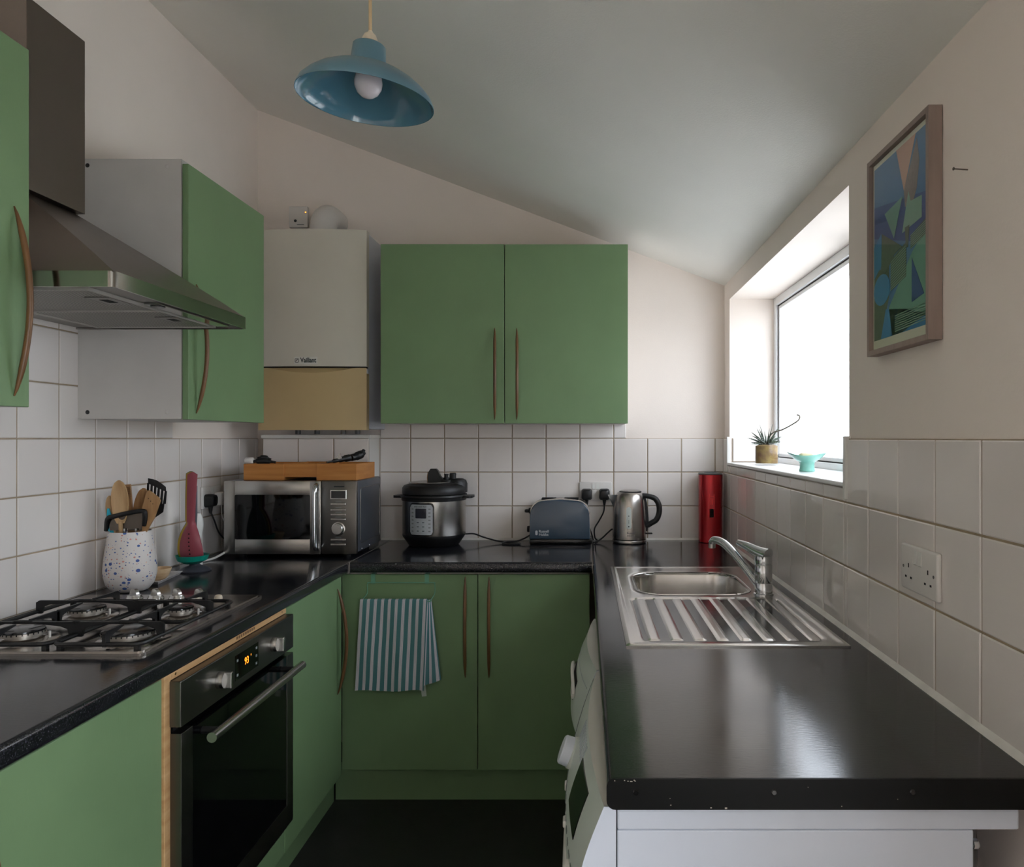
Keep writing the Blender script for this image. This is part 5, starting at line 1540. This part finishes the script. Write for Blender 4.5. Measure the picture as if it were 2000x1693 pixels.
# height-field top: rim, recessed drainer with ridges, hole for the bowl
nx_, ny_ = 112, 120
DX0, DX1, DY0, DY1 = 0.128, 0.548, 1.635, 2.085
bcx, bcy, bhx, bhy, brr = (BX0 + BX1) / 2, (BY0 + BY1) / 2, 0.168, 0.176, 0.085
def rr_dist(x, y, cx_, cy_, hx_, hy_, r_):
    qx, qy = abs(x - cx_) - hx_ + r_, abs(y - cy_) - hy_ + r_
    return math.hypot(max(qx, 0), max(qy, 0)) + min(max(qx, qy), 0) - r_
ridge_c = [0.158 + 0.0525 * k for k in range(8)]
def sst(a, b_, x):
    x = min(1, max(0, (x - a) / (b_ - a))); return x * x * (3 - 2 * x)
def sink_z(x, y):
    z = ZT
    e = min(x - SX0, SX1 - x, y - SY0, SY1 - y)
    z += 0.0025 * (sst(0.0, 0.006, e) - sst(0.012, 0.020, e))          # raised bead round the edge
    d = rr_dist(x, y, (DX0 + DX1) / 2, (DY0 + DY1) / 2, (DX1 - DX0) / 2, (DY1 - DY0) / 2, 0.03)
    z -= 0.0045 * sst(0.0, -0.010, d) if d < 0 else 0
    if DY0 + 0.012 < y < DY1 + 0.0:
        fade = sst(DY0 + 0.012, DY0 + 0.022, y) * sst(DY1 + 0.002, DY1 - 0.012, y)
        for c in ridge_c:
            w = abs(x - c)
            if w < 0.016: z += 0.0034 * fade * sst(0.0145, 0.0115, w)
    db = rr_dist(x, y, bcx, bcy, bhx, bhy, brr)
    if 0 <= db < 0.022: z -= 0.003 * (1 - db / 0.022) ** 2
    return z
xs_ = [SX0 + (SX1 - SX0) * i / nx_ for i in range(nx_ + 1)]
ys_ = [SY0 + (SY1 - SY0) * j / ny_ for j in range(ny_ + 1)]
G = {}
for i, x in enumerate(xs_):
    for j, y in enumerate(ys_):
        G[i, j] = bm.verts.new((x, y, sink_z(x, y)))
for i in range(nx_):
    for j in range(ny_):
        xc, yc = (xs_[i] + xs_[i + 1]) / 2, (ys_[j] + ys_[j + 1]) / 2
        if rr_dist(xc, yc, bcx, bcy, bhx, bhy, brr) > -0.004:
            bm.faces.new([G[i, j], G[i + 1, j], G[i + 1, j + 1], G[i, j + 1]])
for v in [v for v in bm.verts if not v.link_faces]: bm.verts.remove(v)
# turned-down outer edge
ed = [e for e in bm.edges if e.is_boundary and (min(abs(e.verts[0].co.x - SX0), abs(e.verts[0].co.x - SX1), abs(e.verts[0].co.y - SY0), abs(e.verts[0].co.y - SY1)) < 1e-4)
      and (min(abs(e.verts[1].co.x - SX0), abs(e.verts[1].co.x - SX1), abs(e.verts[1].co.y - SY0), abs(e.verts[1].co.y - SY1)) < 1e-4)]
ret = bmesh.ops.extrude_edge_only(bm, edges=ed)
for v in [g_ for g_ in ret['geom'] if isinstance(g_, bmesh.types.BMVert)]: v.co.z = WT + 0.0002
bmesh.ops.recalc_face_normals(bm, faces=bm.faces)
obj('drainer', bm, 'steel_sink', t, smooth=True, angle=50)
# bowl
bm = nb()
levels = [(0.006, ZT - 0.0005), (0.002, ZT - 0.0035), (0.0, ZT - 0.012), (-0.006, ZT - 0.10), (-0.012, ZT - 0.135), (-0.030, ZT - 0.150), (-0.075, ZT - 0.156)]
rings = []
for off, z in levels:
    pts = rrect(bcx - bhx - off, bcx + bhx + off, bcy - bhy - off, bcy + bhy + off, max(0.01, brr + off), 8)
    rings.append([bm.verts.new((p[0], p[1], z)) for p in pts])
for A, B in zip(rings[:-1], rings[1:]):
    n = len(A)
    for i in range(n): bm.faces.new([A[i], A[(i + 1) % n], B[(i + 1) % n], B[i]])
bm.faces.new(rings[-1])
bmesh.ops.recalc_face_normals(bm, faces=bm.faces)
for f_ in bm.faces: f_.normal_flip()
bw = obj('bowl', bm, 'steel_sink', t, smooth=True, angle=50)
bm = nb(); lathe(bm, [(0.040, 0.0), (0.036, 0.002), (0.020, 0.0), (0, -0.004)], bcx, bcy, ZT - 0.155, 28); obj('waste', bm, 'chrome', bw, smooth=True)

t = thing('mixer_tap', 'chrome single-lever mixer tap standing at the sink edge', 'tap', (0.522, 2.130, ZT))
kx_, ky_ = 0.522, 2.132
bm = nb(); lathe(bm, [(0.029, 0.0), (0.029, 0.004), (0.0255, 0.006), (0.0250, 0.034), (0.0245, 0.035), (0.0250, 0.036), (0.0250, 0.086), (0.0235, 0.0885), (0.0250, 0.090), (0.0255, 0.105), (0.024, 0.112), (0.016, 0.116), (0, 0.117)], kx_, ky_, ZT - 0.001, 36)
obj('body', bm, 'chrome', t, smooth=True)
bm = nb()
sp = smooth_path([(kx_ - 0.012, ky_ + 0.014, ZT + 0.028), (kx_ - 0.040, ky_ + 0.048, ZT + 0.068), (kx_ - 0.070, ky_ + 0.085, ZT + 0.108), (kx_ - 0.095, ky_ + 0.115, ZT + 0.132), (kx_ - 0.116, ky_ + 0.140, ZT + 0.138), (kx_ - 0.124, ky_ + 0.150, ZT + 0.128)], 6)
nn = len(sp)
tube(bm, sp, [lerp(0.0135, 0.0110, i / (nn - 1)) for i in range(nn)], 16, flat=1.15)
spo = obj('spout', bm, 'chrome', t, smooth=True)
bm = nb(); lathe(bm, [(0.0115, 0.014), (0.0115, 0.0), (0.009, -0.001), (0, -0.001)], kx_ - 0.124, ky_ + 0.150, ZT + 0.112, 20); obj('aerator', bm, 'steel', spo, smooth=True)
bm = nb()
lv = smooth_path([(kx_ + 0.010, ky_ - 0.010, ZT + 0.112), (kx_ - 0.012, ky_ + 0.014, ZT + 0.120), (kx_ - 0.036, ky_ + 0.045, ZT + 0.132), (kx_ - 0.058, ky_ + 0.075, ZT + 0.140)], 6)
nn = len(lv)
tube(bm, lv, [lerp(0.023, 0.0085, (i / (nn - 1)) ** 0.9) for i in range(nn)], 16, flat=1.1)
obj('lever', bm, 'chrome', t, smooth=True)

# ------------------------------------------------------------------ window-sill things
SZ = WZ0 + 0.012
ppx, ppy = 0.716, 2.875
t = thing('potted_succulent', 'spiky succulent with a long stalk in a glass pot on the sill', 'plant', (ppx, ppy, SZ))
bm = nb(); lathe(bm, [(0, 0.0005), (0.043, 0.0005), (0.046, 0.004), (0.046, 0.086), (0.0445, 0.0865), (0.043, 0.086), (0.043, 0.006), (0, 0.005)], ppx, ppy, SZ, 40); obj('pot', bm, 'clear_glass', t, smooth=True)
bm = nb(); lathe(bm, [(0, 0.0055), (0.0425, 0.0065), (0.0425, 0.074), (0.03, 0.079), (0, 0.080)], ppx, ppy, SZ, 36); obj('soil', bm, 'soil', t, smooth=True)
rnd = random.Random(3)
for k in range(26):
    a = k * 2.39996 + rnd.uniform(-0.2, 0.2)
    el = lerp(78, 12, (k / 25) ** 0.8)
    ln = rnd.uniform(0.062, 0.088) * (0.75 + 0.35 * math.sin(R(el)))
    d = Vector((math.cos(a) * math.cos(R(el)), math.sin(a) * math.cos(R(el)), math.sin(R(el))))
    p0 = Vector((ppx + 0.006 * math.cos(a), ppy + 0.006 * math.sin(a), SZ + 0.079))
    pts = [p0 + d * ln * s + Vector((0, 0, -0.012 * s * s if el < 50 else 0)) for s in (0, 0.25, 0.5, 0.75, 1.0)]
    bm = nb(); tube(bm, pts, [0.0052, 0.0048, 0.0036, 0.0022, 0.0004], 6, flat=0.55)
    lf = obj('leaf', bm, 'leaf_dark', t, smooth=True)
    bm = nb()
    for s in (0.2, 0.32, 0.44, 0.56, 0.68, 0.8):
        c = p0 + d * ln * s + Vector((0, 0, -0.012 * s * s if el < 50 else 0))
        rr_ = lerp(0.0052, 0.0006, s)
        tube(bm, [c - d * 0.0007, c + d * 0.0007], rr_ * 1.06 + 0.0002, 6, flat=0.6)
    obj('bands', bm, 'leaf_spots', lf)
bm = nb()
tube(bm, smooth_path([(ppx, ppy, SZ + 0.08), (ppx + 0.010, ppy - 0.04, SZ + 0.122), (ppx + 0.018, ppy - 0.16, SZ + 0.136), (ppx + 0.024, ppy - 0.26, SZ + 0.152), (ppx + 0.028, ppy - 0.335, SZ + 0.168), (ppx + 0.028, ppy - 0.345, SZ + 0.182), (ppx + 0.026, ppy - 0.325, SZ + 0.186)], 6), 0.0027, 6)
obj('flower_stalk', bm, 'stalk', t, smooth=True)

dx_, dy_ = 0.703, 2.310
t = thing('pedestal_dish', 'pale turquoise glass pedestal dish holding soap on the sill', 'dish', (dx_, dy_, SZ))
bm = nb(); lathe(bm, [(0, 0.0005), (0.024, 0.0005), (0.025, 0.003), (0.0225, 0.012), (0.0225, 0.026), (0.026, 0.031), (0, 0.032)], dx_, dy_, SZ, 32); obj('foot', bm, 'dish_teal', t, smooth=True)
bm = nb()
def dish(u, v):
    a = 2 * PI * u
    r_ = 0.004 + 0.056 * v
    z = 0.031 + 0.026 * v ** 2.2 + 0.006 * v * v * math.cos(2 * a + 0.8)
    return Vector((dx_ + r_ * math.cos(a), dy_ + r_ * math.sin(a), SZ + z))
grid(bm, dish, 48, 10, thick=lambda u, v: Vector((0, 0, -0.0035)))
bmesh.ops.remove_doubles(bm, verts=bm.verts, dist=1e-5)
obj('bowl', bm, 'dish_teal', t, smooth=True)
bm = nb(); box(bm, dx_ - 0.022, dx_ + 0.018, dy_ - 0.014, dy_ + 0.022, SZ + 0.0335, SZ + 0.058, 0.008, 3)
tag(obj('soap_bar', bm, 'soap', smooth=True), 'cream bar of soap sitting in the turquoise dish', 'soap')

# ------------------------------------------------------------------ pendant lamp
LX, LY, LZ = -0.4745, 1.590, 2.099
t = thing('pendant_lamp', 'tilted teal blue metal pendant lamp hanging from the sloped ceiling', 'lamp', (LX, LY, LZ))
LM = Matrix.Translation((LX, LY, LZ)) @ Matrix.Rotation(R(4.8), 4, 'Y') @ Matrix.Rotation(R(2.8), 4, 'X')
outer = [(0.1455, 0.000), (0.1450, 0.005), (0.139, 0.017), (0.126, 0.031), (0.108, 0.045), (0.087, 0.057), (0.064, 0.066), (0.043, 0.0715), (0.0385, 0.074), (0.0375, 0.082), (0.0345, 0.116), (0.031, 0.1195), (0.0185, 0.120)]
inner = [(r_ - 0.0012, z - 0.0012) for r_, z in outer]
inner[0] = (0.1443, 0.0)
bm = nb(); lathe(bm, outer, 0, 0, 0, 72); sh = obj('shade', bm, 'shade_teal', t, smooth=True, M=LM.copy(), angle=50)
bm = nb(); lathe(bm, [(0.1455, 0.0)] + inner, 0, 0, 0, 72); obj('shade_lining', bm, 'shade_teal_gloss', sh, smooth=True, M=LM.copy(), angle=50)
bm = nb(); lathe(bm, [(0, 0.000), (0.012, 0.002), (0.022, 0.0095), (0.0285, 0.022), (0.030, 0.033), (0.028, 0.045), (0.021, 0.058), (0.016, 0.070), (0.0135, 0.078), (0, 0.078)], 0.003, 0, 0.007, 36); obj('bulb', bm, 'bulb_white', t, smooth=True, M=LM.copy())
bm = nb(); lathe(bm, [(0.018, 0.075), (0.018, 0.120), (0.0165, 0.132), (0.012, 0.141), (0.0055, 0.146), (0.0045, 0.149), (0, 0.149)], 0, 0, 0, 28); obj('lamp_holder', bm, 'holder_cream', t, smooth=True, M=LM.copy())
top = LM @ Vector((0, 0, 0.144))
zc = ceil_z(top.x)
bm = nb(); tube(bm, [top, (top.x, top.y, (top.z + zc) / 2), (top.x, top.y, zc + 0.01)], 0.0036, 10); obj('cord', bm, 'cord_cream', t, smooth=True)
bm = nb(); lathe(bm, [(0.045, 0.0), (0.045, -0.012), (0.030, -0.024), (0.008, -0.028), (0, -0.028)], 0, 0, 0, 28)
obj('ceiling_rose', bm, 'white_plastic', t, smooth=True, M=Matrix.Translation((top.x, top.y, zc)) @ Matrix.Rotation(math.atan(0.3767), 4, 'Y'))

# ------------------------------------------------------------------ framed print and nail on the right wall
FY0, FY1, PZ0, PZ1 = 1.287, 1.567, 1.541, 1.954
t = thing('framed_print', 'abstract blue and green print in a greyish wooden frame', 'picture', (XR, 1.427, PZ0))
bm = nb()
fw = 0.011
for (a, b, c, d) in ((FY0, FY0 + fw, PZ0, PZ1), (FY1 - fw, FY1, PZ0, PZ1), (FY0 + fw, FY1 - fw, PZ0, PZ0 + fw), (FY0 + fw, FY1 - fw, PZ1 - fw, PZ1)):
    box(bm, XR - 0.026, XR - 0.001, a, b, c, d, 0.0006)
obj('frame', bm, 'frame_wood', t)
bm = nb(); box(bm, XR - 0.016, XR - 0.004, FY0 + fw, FY1 - fw, PZ0 + fw, PZ1 - fw); pr_ = obj('print', bm, 'art_cream', t)
# shapes: u 0..1 from far (left in view) to near, v 0..1 from bottom to top, inside the printed field
fy0, fy1, fz0, fz1 = FY0 + fw + 0.005, FY1 - fw - 0.005, PZ0 + fw + 0.020, PZ1 - fw - 0.010
def art(poly, m, layer):
    bm = nb()
    pts = [(fy1 + (fy0 - fy1) * u, fz0 + (fz1 - fz0) * v) for u, v in poly]
    prism(bm, pts, 'x', XR - 0.0160 - 0.00022 * layer, XR - 0.0158)
    obj('print_shape', bm, m, pr_)
def ell(cu, cv, ru, rv, n=28, a0=0, a1=360): return [(cu + ru * math.cos(R(a0 + (a1 - a0) * i / n)), cv + rv * math.sin(R(a0 + (a1 - a0) * i / n))) for i in range(n)]
art([(0, 0), (1, 0), (1, 1), (0, 1)], 'art_blue', 1)
art([(0.0, 0.60), (1, 0.40), (1, 0.66), (0.0, 0.78)], 'art_deep', 2)
art([(0.44, 1.0), (0.78, 1.0), (0.58, 0.75)], 'art_peach', 3)
art([(0.80, 0.97), (0.84, 0.85), (0.80, 0.72), (0.72, 0.64), (0.60, 0.66), (0.58, 0.75)], 'art_taupe', 3)
art([(0.22, 0.70), (0.55, 0.725), (0.40, 0.53)], 'art_mint', 4)
art([(0.55, 0.53), (0.66, 0.73), (0.70, 0.67), (0.88, 0.66), (0.88, 0.55)], 'art_mint_light', 4)
art([(0.16, 0.60), (0.55, 0.46), (0.40, 0.44), (0.14, 0.32)], 'art_olive', 3)
art([(0.60, 0.55), (0.68, 0.55), (0.65, 0.44), (0.62, 0.44)], 'art_olive', 5)
art([(0.0, 0.36), (0.15, 0.42), (0.15, 0.60), (0.0, 0.55)], 'art_sky', 4)
art([(0.0, 0.0), (0.14, 0.0), (0.30, 0.22), (0.30, 0.40), (0.0, 0.40)], 'art_olive', 2)
art([(0.30, 0.16), (0.72, 0.40), (1.0, 0.50), (1.0, 0.06), (0.55, 0.0), (0.36, 0.0)], 'art_mint', 3)
art([(0.14, 0.0), (1.0, 0.0), (1.0, 0.05), (0.60, 0.12), (0.24, 0.16)], 'art_sky', 3)
art([(0.72, 0.37), (0.92, 0.16), (0.72, 0.14)], 'art_deep', 5)
art(ell(0.16, 0.28, 0.16, 0.088), 'art_sky', 5)
art([(0.34, 0.25), (0.62, 0.29), (0.62, 0.47), (0.34, 0.42)], 'art_olive', 5)
for k in range(12):
    v = 0.25 + k * 0.014
    art([(0.34, v), (0.62, v + 0.045), (0.62, v + 0.0485), (0.34, v + 0.0035)], 'art_mint_light', 6)
art([(0.70, 0.42), (0.95, 0.45), (0.95, 0.53), (0.70, 0.49)], 'art_olive', 5)
for k in range(7):
    v = 0.42 + k * 0.011
    art([(0.70, v), (0.95, v + 0.03), (0.95, v + 0.0335), (0.70, v + 0.0035)], 'art_mint_light', 6)
for k in range(8):
    v = 0.015 + k * 0.012
    art([(0.42, v), (0.98, v + 0.01), (0.98, v + 0.0145), (0.42, v + 0.0045)], 'art_mint_light', 6)
bm = nb(); box(bm, XR - 0.0205, XR - 0.019, FY0 + fw - 0.001, FY1 - fw + 0.001, PZ0 + fw - 0.001, PZ1 - fw + 0.001); obj('glass', bm, 'clear_glass', t)
bm = nb(); ny0, nz0 = 1.205, 1.809
tube(bm, [(XR + 0.004, ny0, nz0), (XR - 0.024, ny0 - 0.002, nz0 + 0.001)], 0.0011, 8)
tube(bm, [(XR - 0.0235, ny0 - 0.002, nz0 + 0.001), (XR - 0.025, ny0 - 0.002, nz0 + 0.001)], 0.0026, 10)
tag(obj('nail', bm, 'nail_metal', smooth=True), 'bare nail sticking out of the wall beside the framed print', 'nail')

# ------------------------------------------------------------------ tea towel on an over-door rail
t = thing('towel_rail', 'thin green wire over-door rail holding the tea towel', 'rail', (-0.68, 2.69, 0.77))
bm = nb()
for x in (-0.782, -0.583):
    box(bm, x - 0.008, x + 0.008, 2.7115, 2.7135, 0.828, 0.8645); box(bm, x - 0.008, x + 0.008, 2.7115, 2.7335, 0.8625, 0.8645); box(bm, x - 0.008, x + 0.008, 2.7325, 2.7340, 0.835, 0.8645)
obj('hook', bm, 'rail_green', t)
bm = nb()
tube(bm, smooth_path([(-0.815, 2.678, 0.770), (-0.812, 2.690, 0.778), (-0.803, 2.709, 0.793), (-0.803, 2.7105, 0.824), (-0.799, 2.7105, 0.8305), (-0.793, 2.7105, 0.832), (-0.69, 2.7105, 0.832), (-0.562, 2.7105, 0.832), (-0.556, 2.7105, 0.8305), (-0.553, 2.7105, 0.824), (-0.553, 2.709, 0.793), (-0.560, 2.690, 0.778), (-0.562, 2.678, 0.770)], 5), 0.0017, 8)
tube(bm, [(-0.815, 2.678, 0.770), (-0.562, 2.678, 0.770)], 0.0020, 8)
obj('wire', bm, 'rail_green', t, smooth=True)
t = thing('tea_towel', 'teal and white striped tea towel draped over the green rail', 'towel', (-0.70, 2.68, 0.44))
bm = nb()
rail_y, rail_z = 2.678, 0.7725
def towel(u, v):
    """v runs from the front hem, over the rail, to the back hem"""
    Lf, Lb = 0.328, 0.338
    s = v * (Lf + 0.014 + Lb)
    wl, wr = -0.818, -0.572
    if s < Lf:
        h = s / Lf                       # 0 at hem, 1 at rail
        z = rail_z + 0.004 - (Lf - s)
        spread = 0.018 * (1 - h)
        y = rail_y - 0.006 - 0.012 * (1 - h) ** 0.7
    elif s < Lf + 0.014:
        q = (s - Lf) / 0.014
        z = rail_z + 0.004 + 0.0035 * math.sin(PI * q); spread = 0
        y = rail_y - 0.006 + 0.014 * q
        h = 1
    else:
        h = 1 - (s - Lf - 0.014) / Lb
        z = rail_z + 0.004 - (s - Lf - 0.014)
        y = min(2.704, rail_y + 0.008 + 0.012 * (1 - h)); spread = 0.014 * (1 - h)
        wl += 0.028 * (1 - h); wr -= 0.004
    x = lerp(wl - spread * 0.9, wr - spread * 0.6, u)
    y += 0.0028 * math.sin(u * 15 + 1.0 + 2 * h) * (0.4 + 0.6 * (1 - h)) + 0.002 * math.sin(9 * h + 4 * u) * (1 - h)
    z += 0.003 * math.sin(u * 9) * (1 - h)
    return Vector((x, y, z))
grid(bm, towel, 60, 60, thick=lambda u, v: Vector((0, 0.0012, 0)), uv=lambda u, v: (u * 9.6 + 0.55, v))
# folded-over strip at the right
def fold(u, v):
    h = v
    x = lerp(lerp(-0.592, -0.572, h), lerp(-0.527, -0.562, h), u)
    z = lerp(0.462 + 0.016 * u, rail_z + 0.003, h)
    y = 2.676 + 0.016 * u + 0.004 * math.sin(u * 7) * (1 - h) - 0.010 * (1 - h) * (1 - u)
    return Vector((x, y, z))
grid(bm, fold, 20, 30, thick=lambda u, v: Vector((0, 0.0012, 0)), uv=lambda u, v: (u * 2.6 + 0.55, v))
tw = obj('cloth', bm, 'towel_stripe', t, smooth=True, angle=60)
bm = nb(); prism(bm, [(-0.603, 0.458), (-0.584, 0.460), (-0.580, 0.418), (-0.597, 0.416)], 'y', 2.694, 2.695); obj('care_label', bm, 'towel_tag', t)

# ------------------------------------------------------------------ washing machine and dishwasher under the right worktop
def fascia_fun(y0, y1, zt=0.865, zb=0.715, lip=0.027, bow=0.020, out=0.040):
    yc, hf = (y0 + y1) / 2, (y1 - y0) / 2
    def f(u, v, off=0.0):
        y = y0 + (y1 - y0) * u
        s = (y - yc) / hf
        x = lip - bow * (1 - s * s) - out * math.sin(v * PI / 2) - off
        return Vector((x, y, zt + (zb - zt) * v + off * 0.3))
    return f
def machine(name, label, cat, y0, y1, near):
    t = thing(name, label, cat, (0.3, (y0 + y1) / 2, 0.0))
    bm = nb(); box(bm, 0.045, 0.532, y0 + 0.002, y1 - 0.002, 0.015, 0.832, 0.002); obj('body', bm, 'appliance_white', t)
    bm = nb(); box(bm, 0.045, 0.594, y0 + 0.001, y1 - 0.001, 0.8325, 0.861, 0.003); obj('lid', bm, 'appliance_white', t)
    bm = nb()
    for x in (0.09, 0.48):
        for y in (y0 + 0.05, y1 - 0.05): lathe(bm, [(0, 0), (0.018, 0), (0.018, 0.018), (0, 0.018)], x, y, 0.0, 14)
    obj('feet', bm, 'rubber_black', t)
    f = fascia_fun(y0 + 0.001, y1 - 0.001)
    bm = nb(); grid(bm, lambda u, v: f(u, v), 24, 14, thick=lambda u, v: Vector((0.0435, f(u, v).y, f(u, v).z)) - f(u, v))
    fa = obj('fascia', bm, 'fascia_grey', t, smooth=True)
    bm = nb()   # pale lip along the top of the fascia
    grid(bm, lambda u, v: Vector((lerp(f(u, 0).x, 0.0435, v), f(u, 0).y, 0.866 + 0.0015 * math.sin(PI * v))), 24, 4)
    obj('fascia_lip', bm, 'fascia_lip', fa, smooth=True)
    for yy, n in ((y0 + 0.0006, 0), (y1 - 0.0006, 1)):
        u = 0 if n == 0 else 1
        pts = [(f(u, k / 12).x, f(u, k / 12).z) for k in range(13)] + [(0.0435, 0.715), (0.0435, 0.865)]
        bm = nb(); prism(bm, pts, 'y', yy, yy + (0.0012 if n == 0 else -0.0012))
        obj('fascia_cheek', bm, 'appliance_white', fa)
    bm = nb()
    prism(bm, [(-0.012, 0.02), (0.0435, 0.02), (0.0435, 0.714), (-0.012, 0.714)], 'y', y0 + 0.001, y1 - 0.001)
    fr = obj('front_panel', bm, 'appliance_white', t)
    return t, fa, fr, f
def fpatch(f, u0, u1, v0, v1, off=0.0012, n=10):
    bm = nb(); grid(bm, lambda u, v: f(lerp(u0, u1, u), lerp(v0, v1, v), off), n, n, thick=lambda u, v: Vector((off + 0.0006, 0, -off * 0.2)))
    return bm
t, fa, fr, f = machine('washing_machine', 'white washing machine under the near end of the long worktop', 'washing machine', 0.998, 1.575, True)
obj('display', fpatch(f, 0.15, 0.36, 0.16, 0.62, 0.0012), 'black_gloss', fa, smooth=True)
for k in range(10):
    obj('legend', fpatch(f, 0.36 + k * 0.022, 0.372 + k * 0.022, 0.05, 0.24, 0.0008, 3), 'logo_pale', fa)
for k in range(7):
    obj('legend', fpatch(f, 0.10 + k * 0.06, 0.13 + k * 0.06, 0.80, 0.83, 0.0008, 3), 'print_grey', fa)
bm = nb()
tube(bm, [f(0.52 + 0.48 * k / 12, 0.10 + 0.86 * (1 - k / 12) ** 1.0, 0.0004) for k in range(13)], 0.0009, 6); obj('drawer_seam', bm, 'print_grey', fa)
kp = f(0.60, 0.50); kn = (f(0.60, 0.50) - f(0.60, 0.50) + Vector((-1, 0, 0.38))).normalized()
rot = Vector((0, 0, 1)).rotation_difference(kn).to_matrix().to_4x4()
bm = nb(); lathe(bm, [(0.0285, -0.004), (0.0285, 0.004), (0.027, 0.005)], 0, 0, 0, 32); k1 = obj('knob_ring', bm, 'fascia_grey', fa, smooth=True, M=Matrix.Translation(kp) @ rot)
bm = nb(); lathe(bm, [(0.0265, 0.004), (0.0255, 0.020), (0.023, 0.0225), (0, 0.0225)], 0, 0, 0, 32); obj('knob', bm, 'appliance_white', fa, smooth=True, M=Matrix.Translation(kp) @ rot)
for k in range(3):
    p = f(0.16 + 0.22 * k, 0.90)
    bm = nb(); box(bm, p.x - 0.004, p.x + 0.004, p.y - 0.010, p.y + 0.010, p.z - 0.006, p.z + 0.006, 0.002); obj('button', bm, 'white_plastic', fa, smooth=True)
bm = nb(); lathe(bm, [(0.235, 0.0), (0.235, 0.012), (0.226, 0.020), (0.205, 0.024), (0.165, 0.022), (0.155, 0.010)], -0.012, 1.287, 0.468, 56, '-x'); dr = obj('door', bm, 'white_plastic', fr, smooth=True)
bm = nb(); lathe(bm, [(0.160, 0.012), (0.120, 0.022), (0.06, 0.028), (0, 0.030)], -0.012, 1.287, 0.468, 48, '-x'); obj('door_glass', bm, 'black_glass', dr, smooth=True)
# hose at the back
bm = nb(); tube(bm, smooth_path([(0.532, 1.08, 0.80), (0.552, 1.08, 0.802), (0.566, 1.08, 0.78), (0.568, 1.09, 0.68), (0.56, 1.12, 0.3), (0.556, 1.14, 0.05)], 6), 0.012, 12); obj('hose', bm, 'grey_lid', t, smooth=True)
bm = nb(); lathe(bm, [(0.007, 0), (0.007, 0.006), (0.004, 0.009), (0, 0.009)], 0.532, 1.004, 0.812, 12, 'x'); obj('transit_bolt', bm, 'chrome', t, smooth=True)
t, fa, fr, f = machine('dishwasher', 'slim white dishwasher beyond the washing machine, under the drainer', 'dishwasher', 1.582, 2.030, False)
bm = nb()
yc = 1.80
rp = [(yc + 0.10 * math.cos(2 * PI * k / 28), 0.028 * math.sin(2 * PI * k / 28)) for k in range(28)]
pts = [Vector((f((p[0] - 1.583) / 0.446, 0.60).x - 0.004, p[0], f(0.5, 0.60).z + p[1])) for p in rp]
tube(bm, pts + [pts[0]], 0.004, 8, cap=False); obj('handle_ring', bm, 'white_plastic', fa, smooth=True)
bm = nb(); grid(bm, lambda u, v: f(lerp(0.30, 0.66, u), lerp(0.46, 0.74, v), 0.0015), 8, 4, thick=lambda u, v: Vector((0.002, 0, 0))); obj('handle_recess', bm, 'dark_opening', fa)
bm = nb(); tube(bm, [f(0.04 + 0.9 * k / 12, 0.30, 0.0003) for k in range(13)], 0.0008, 6); obj('seam', bm, 'logo_pale', fa)
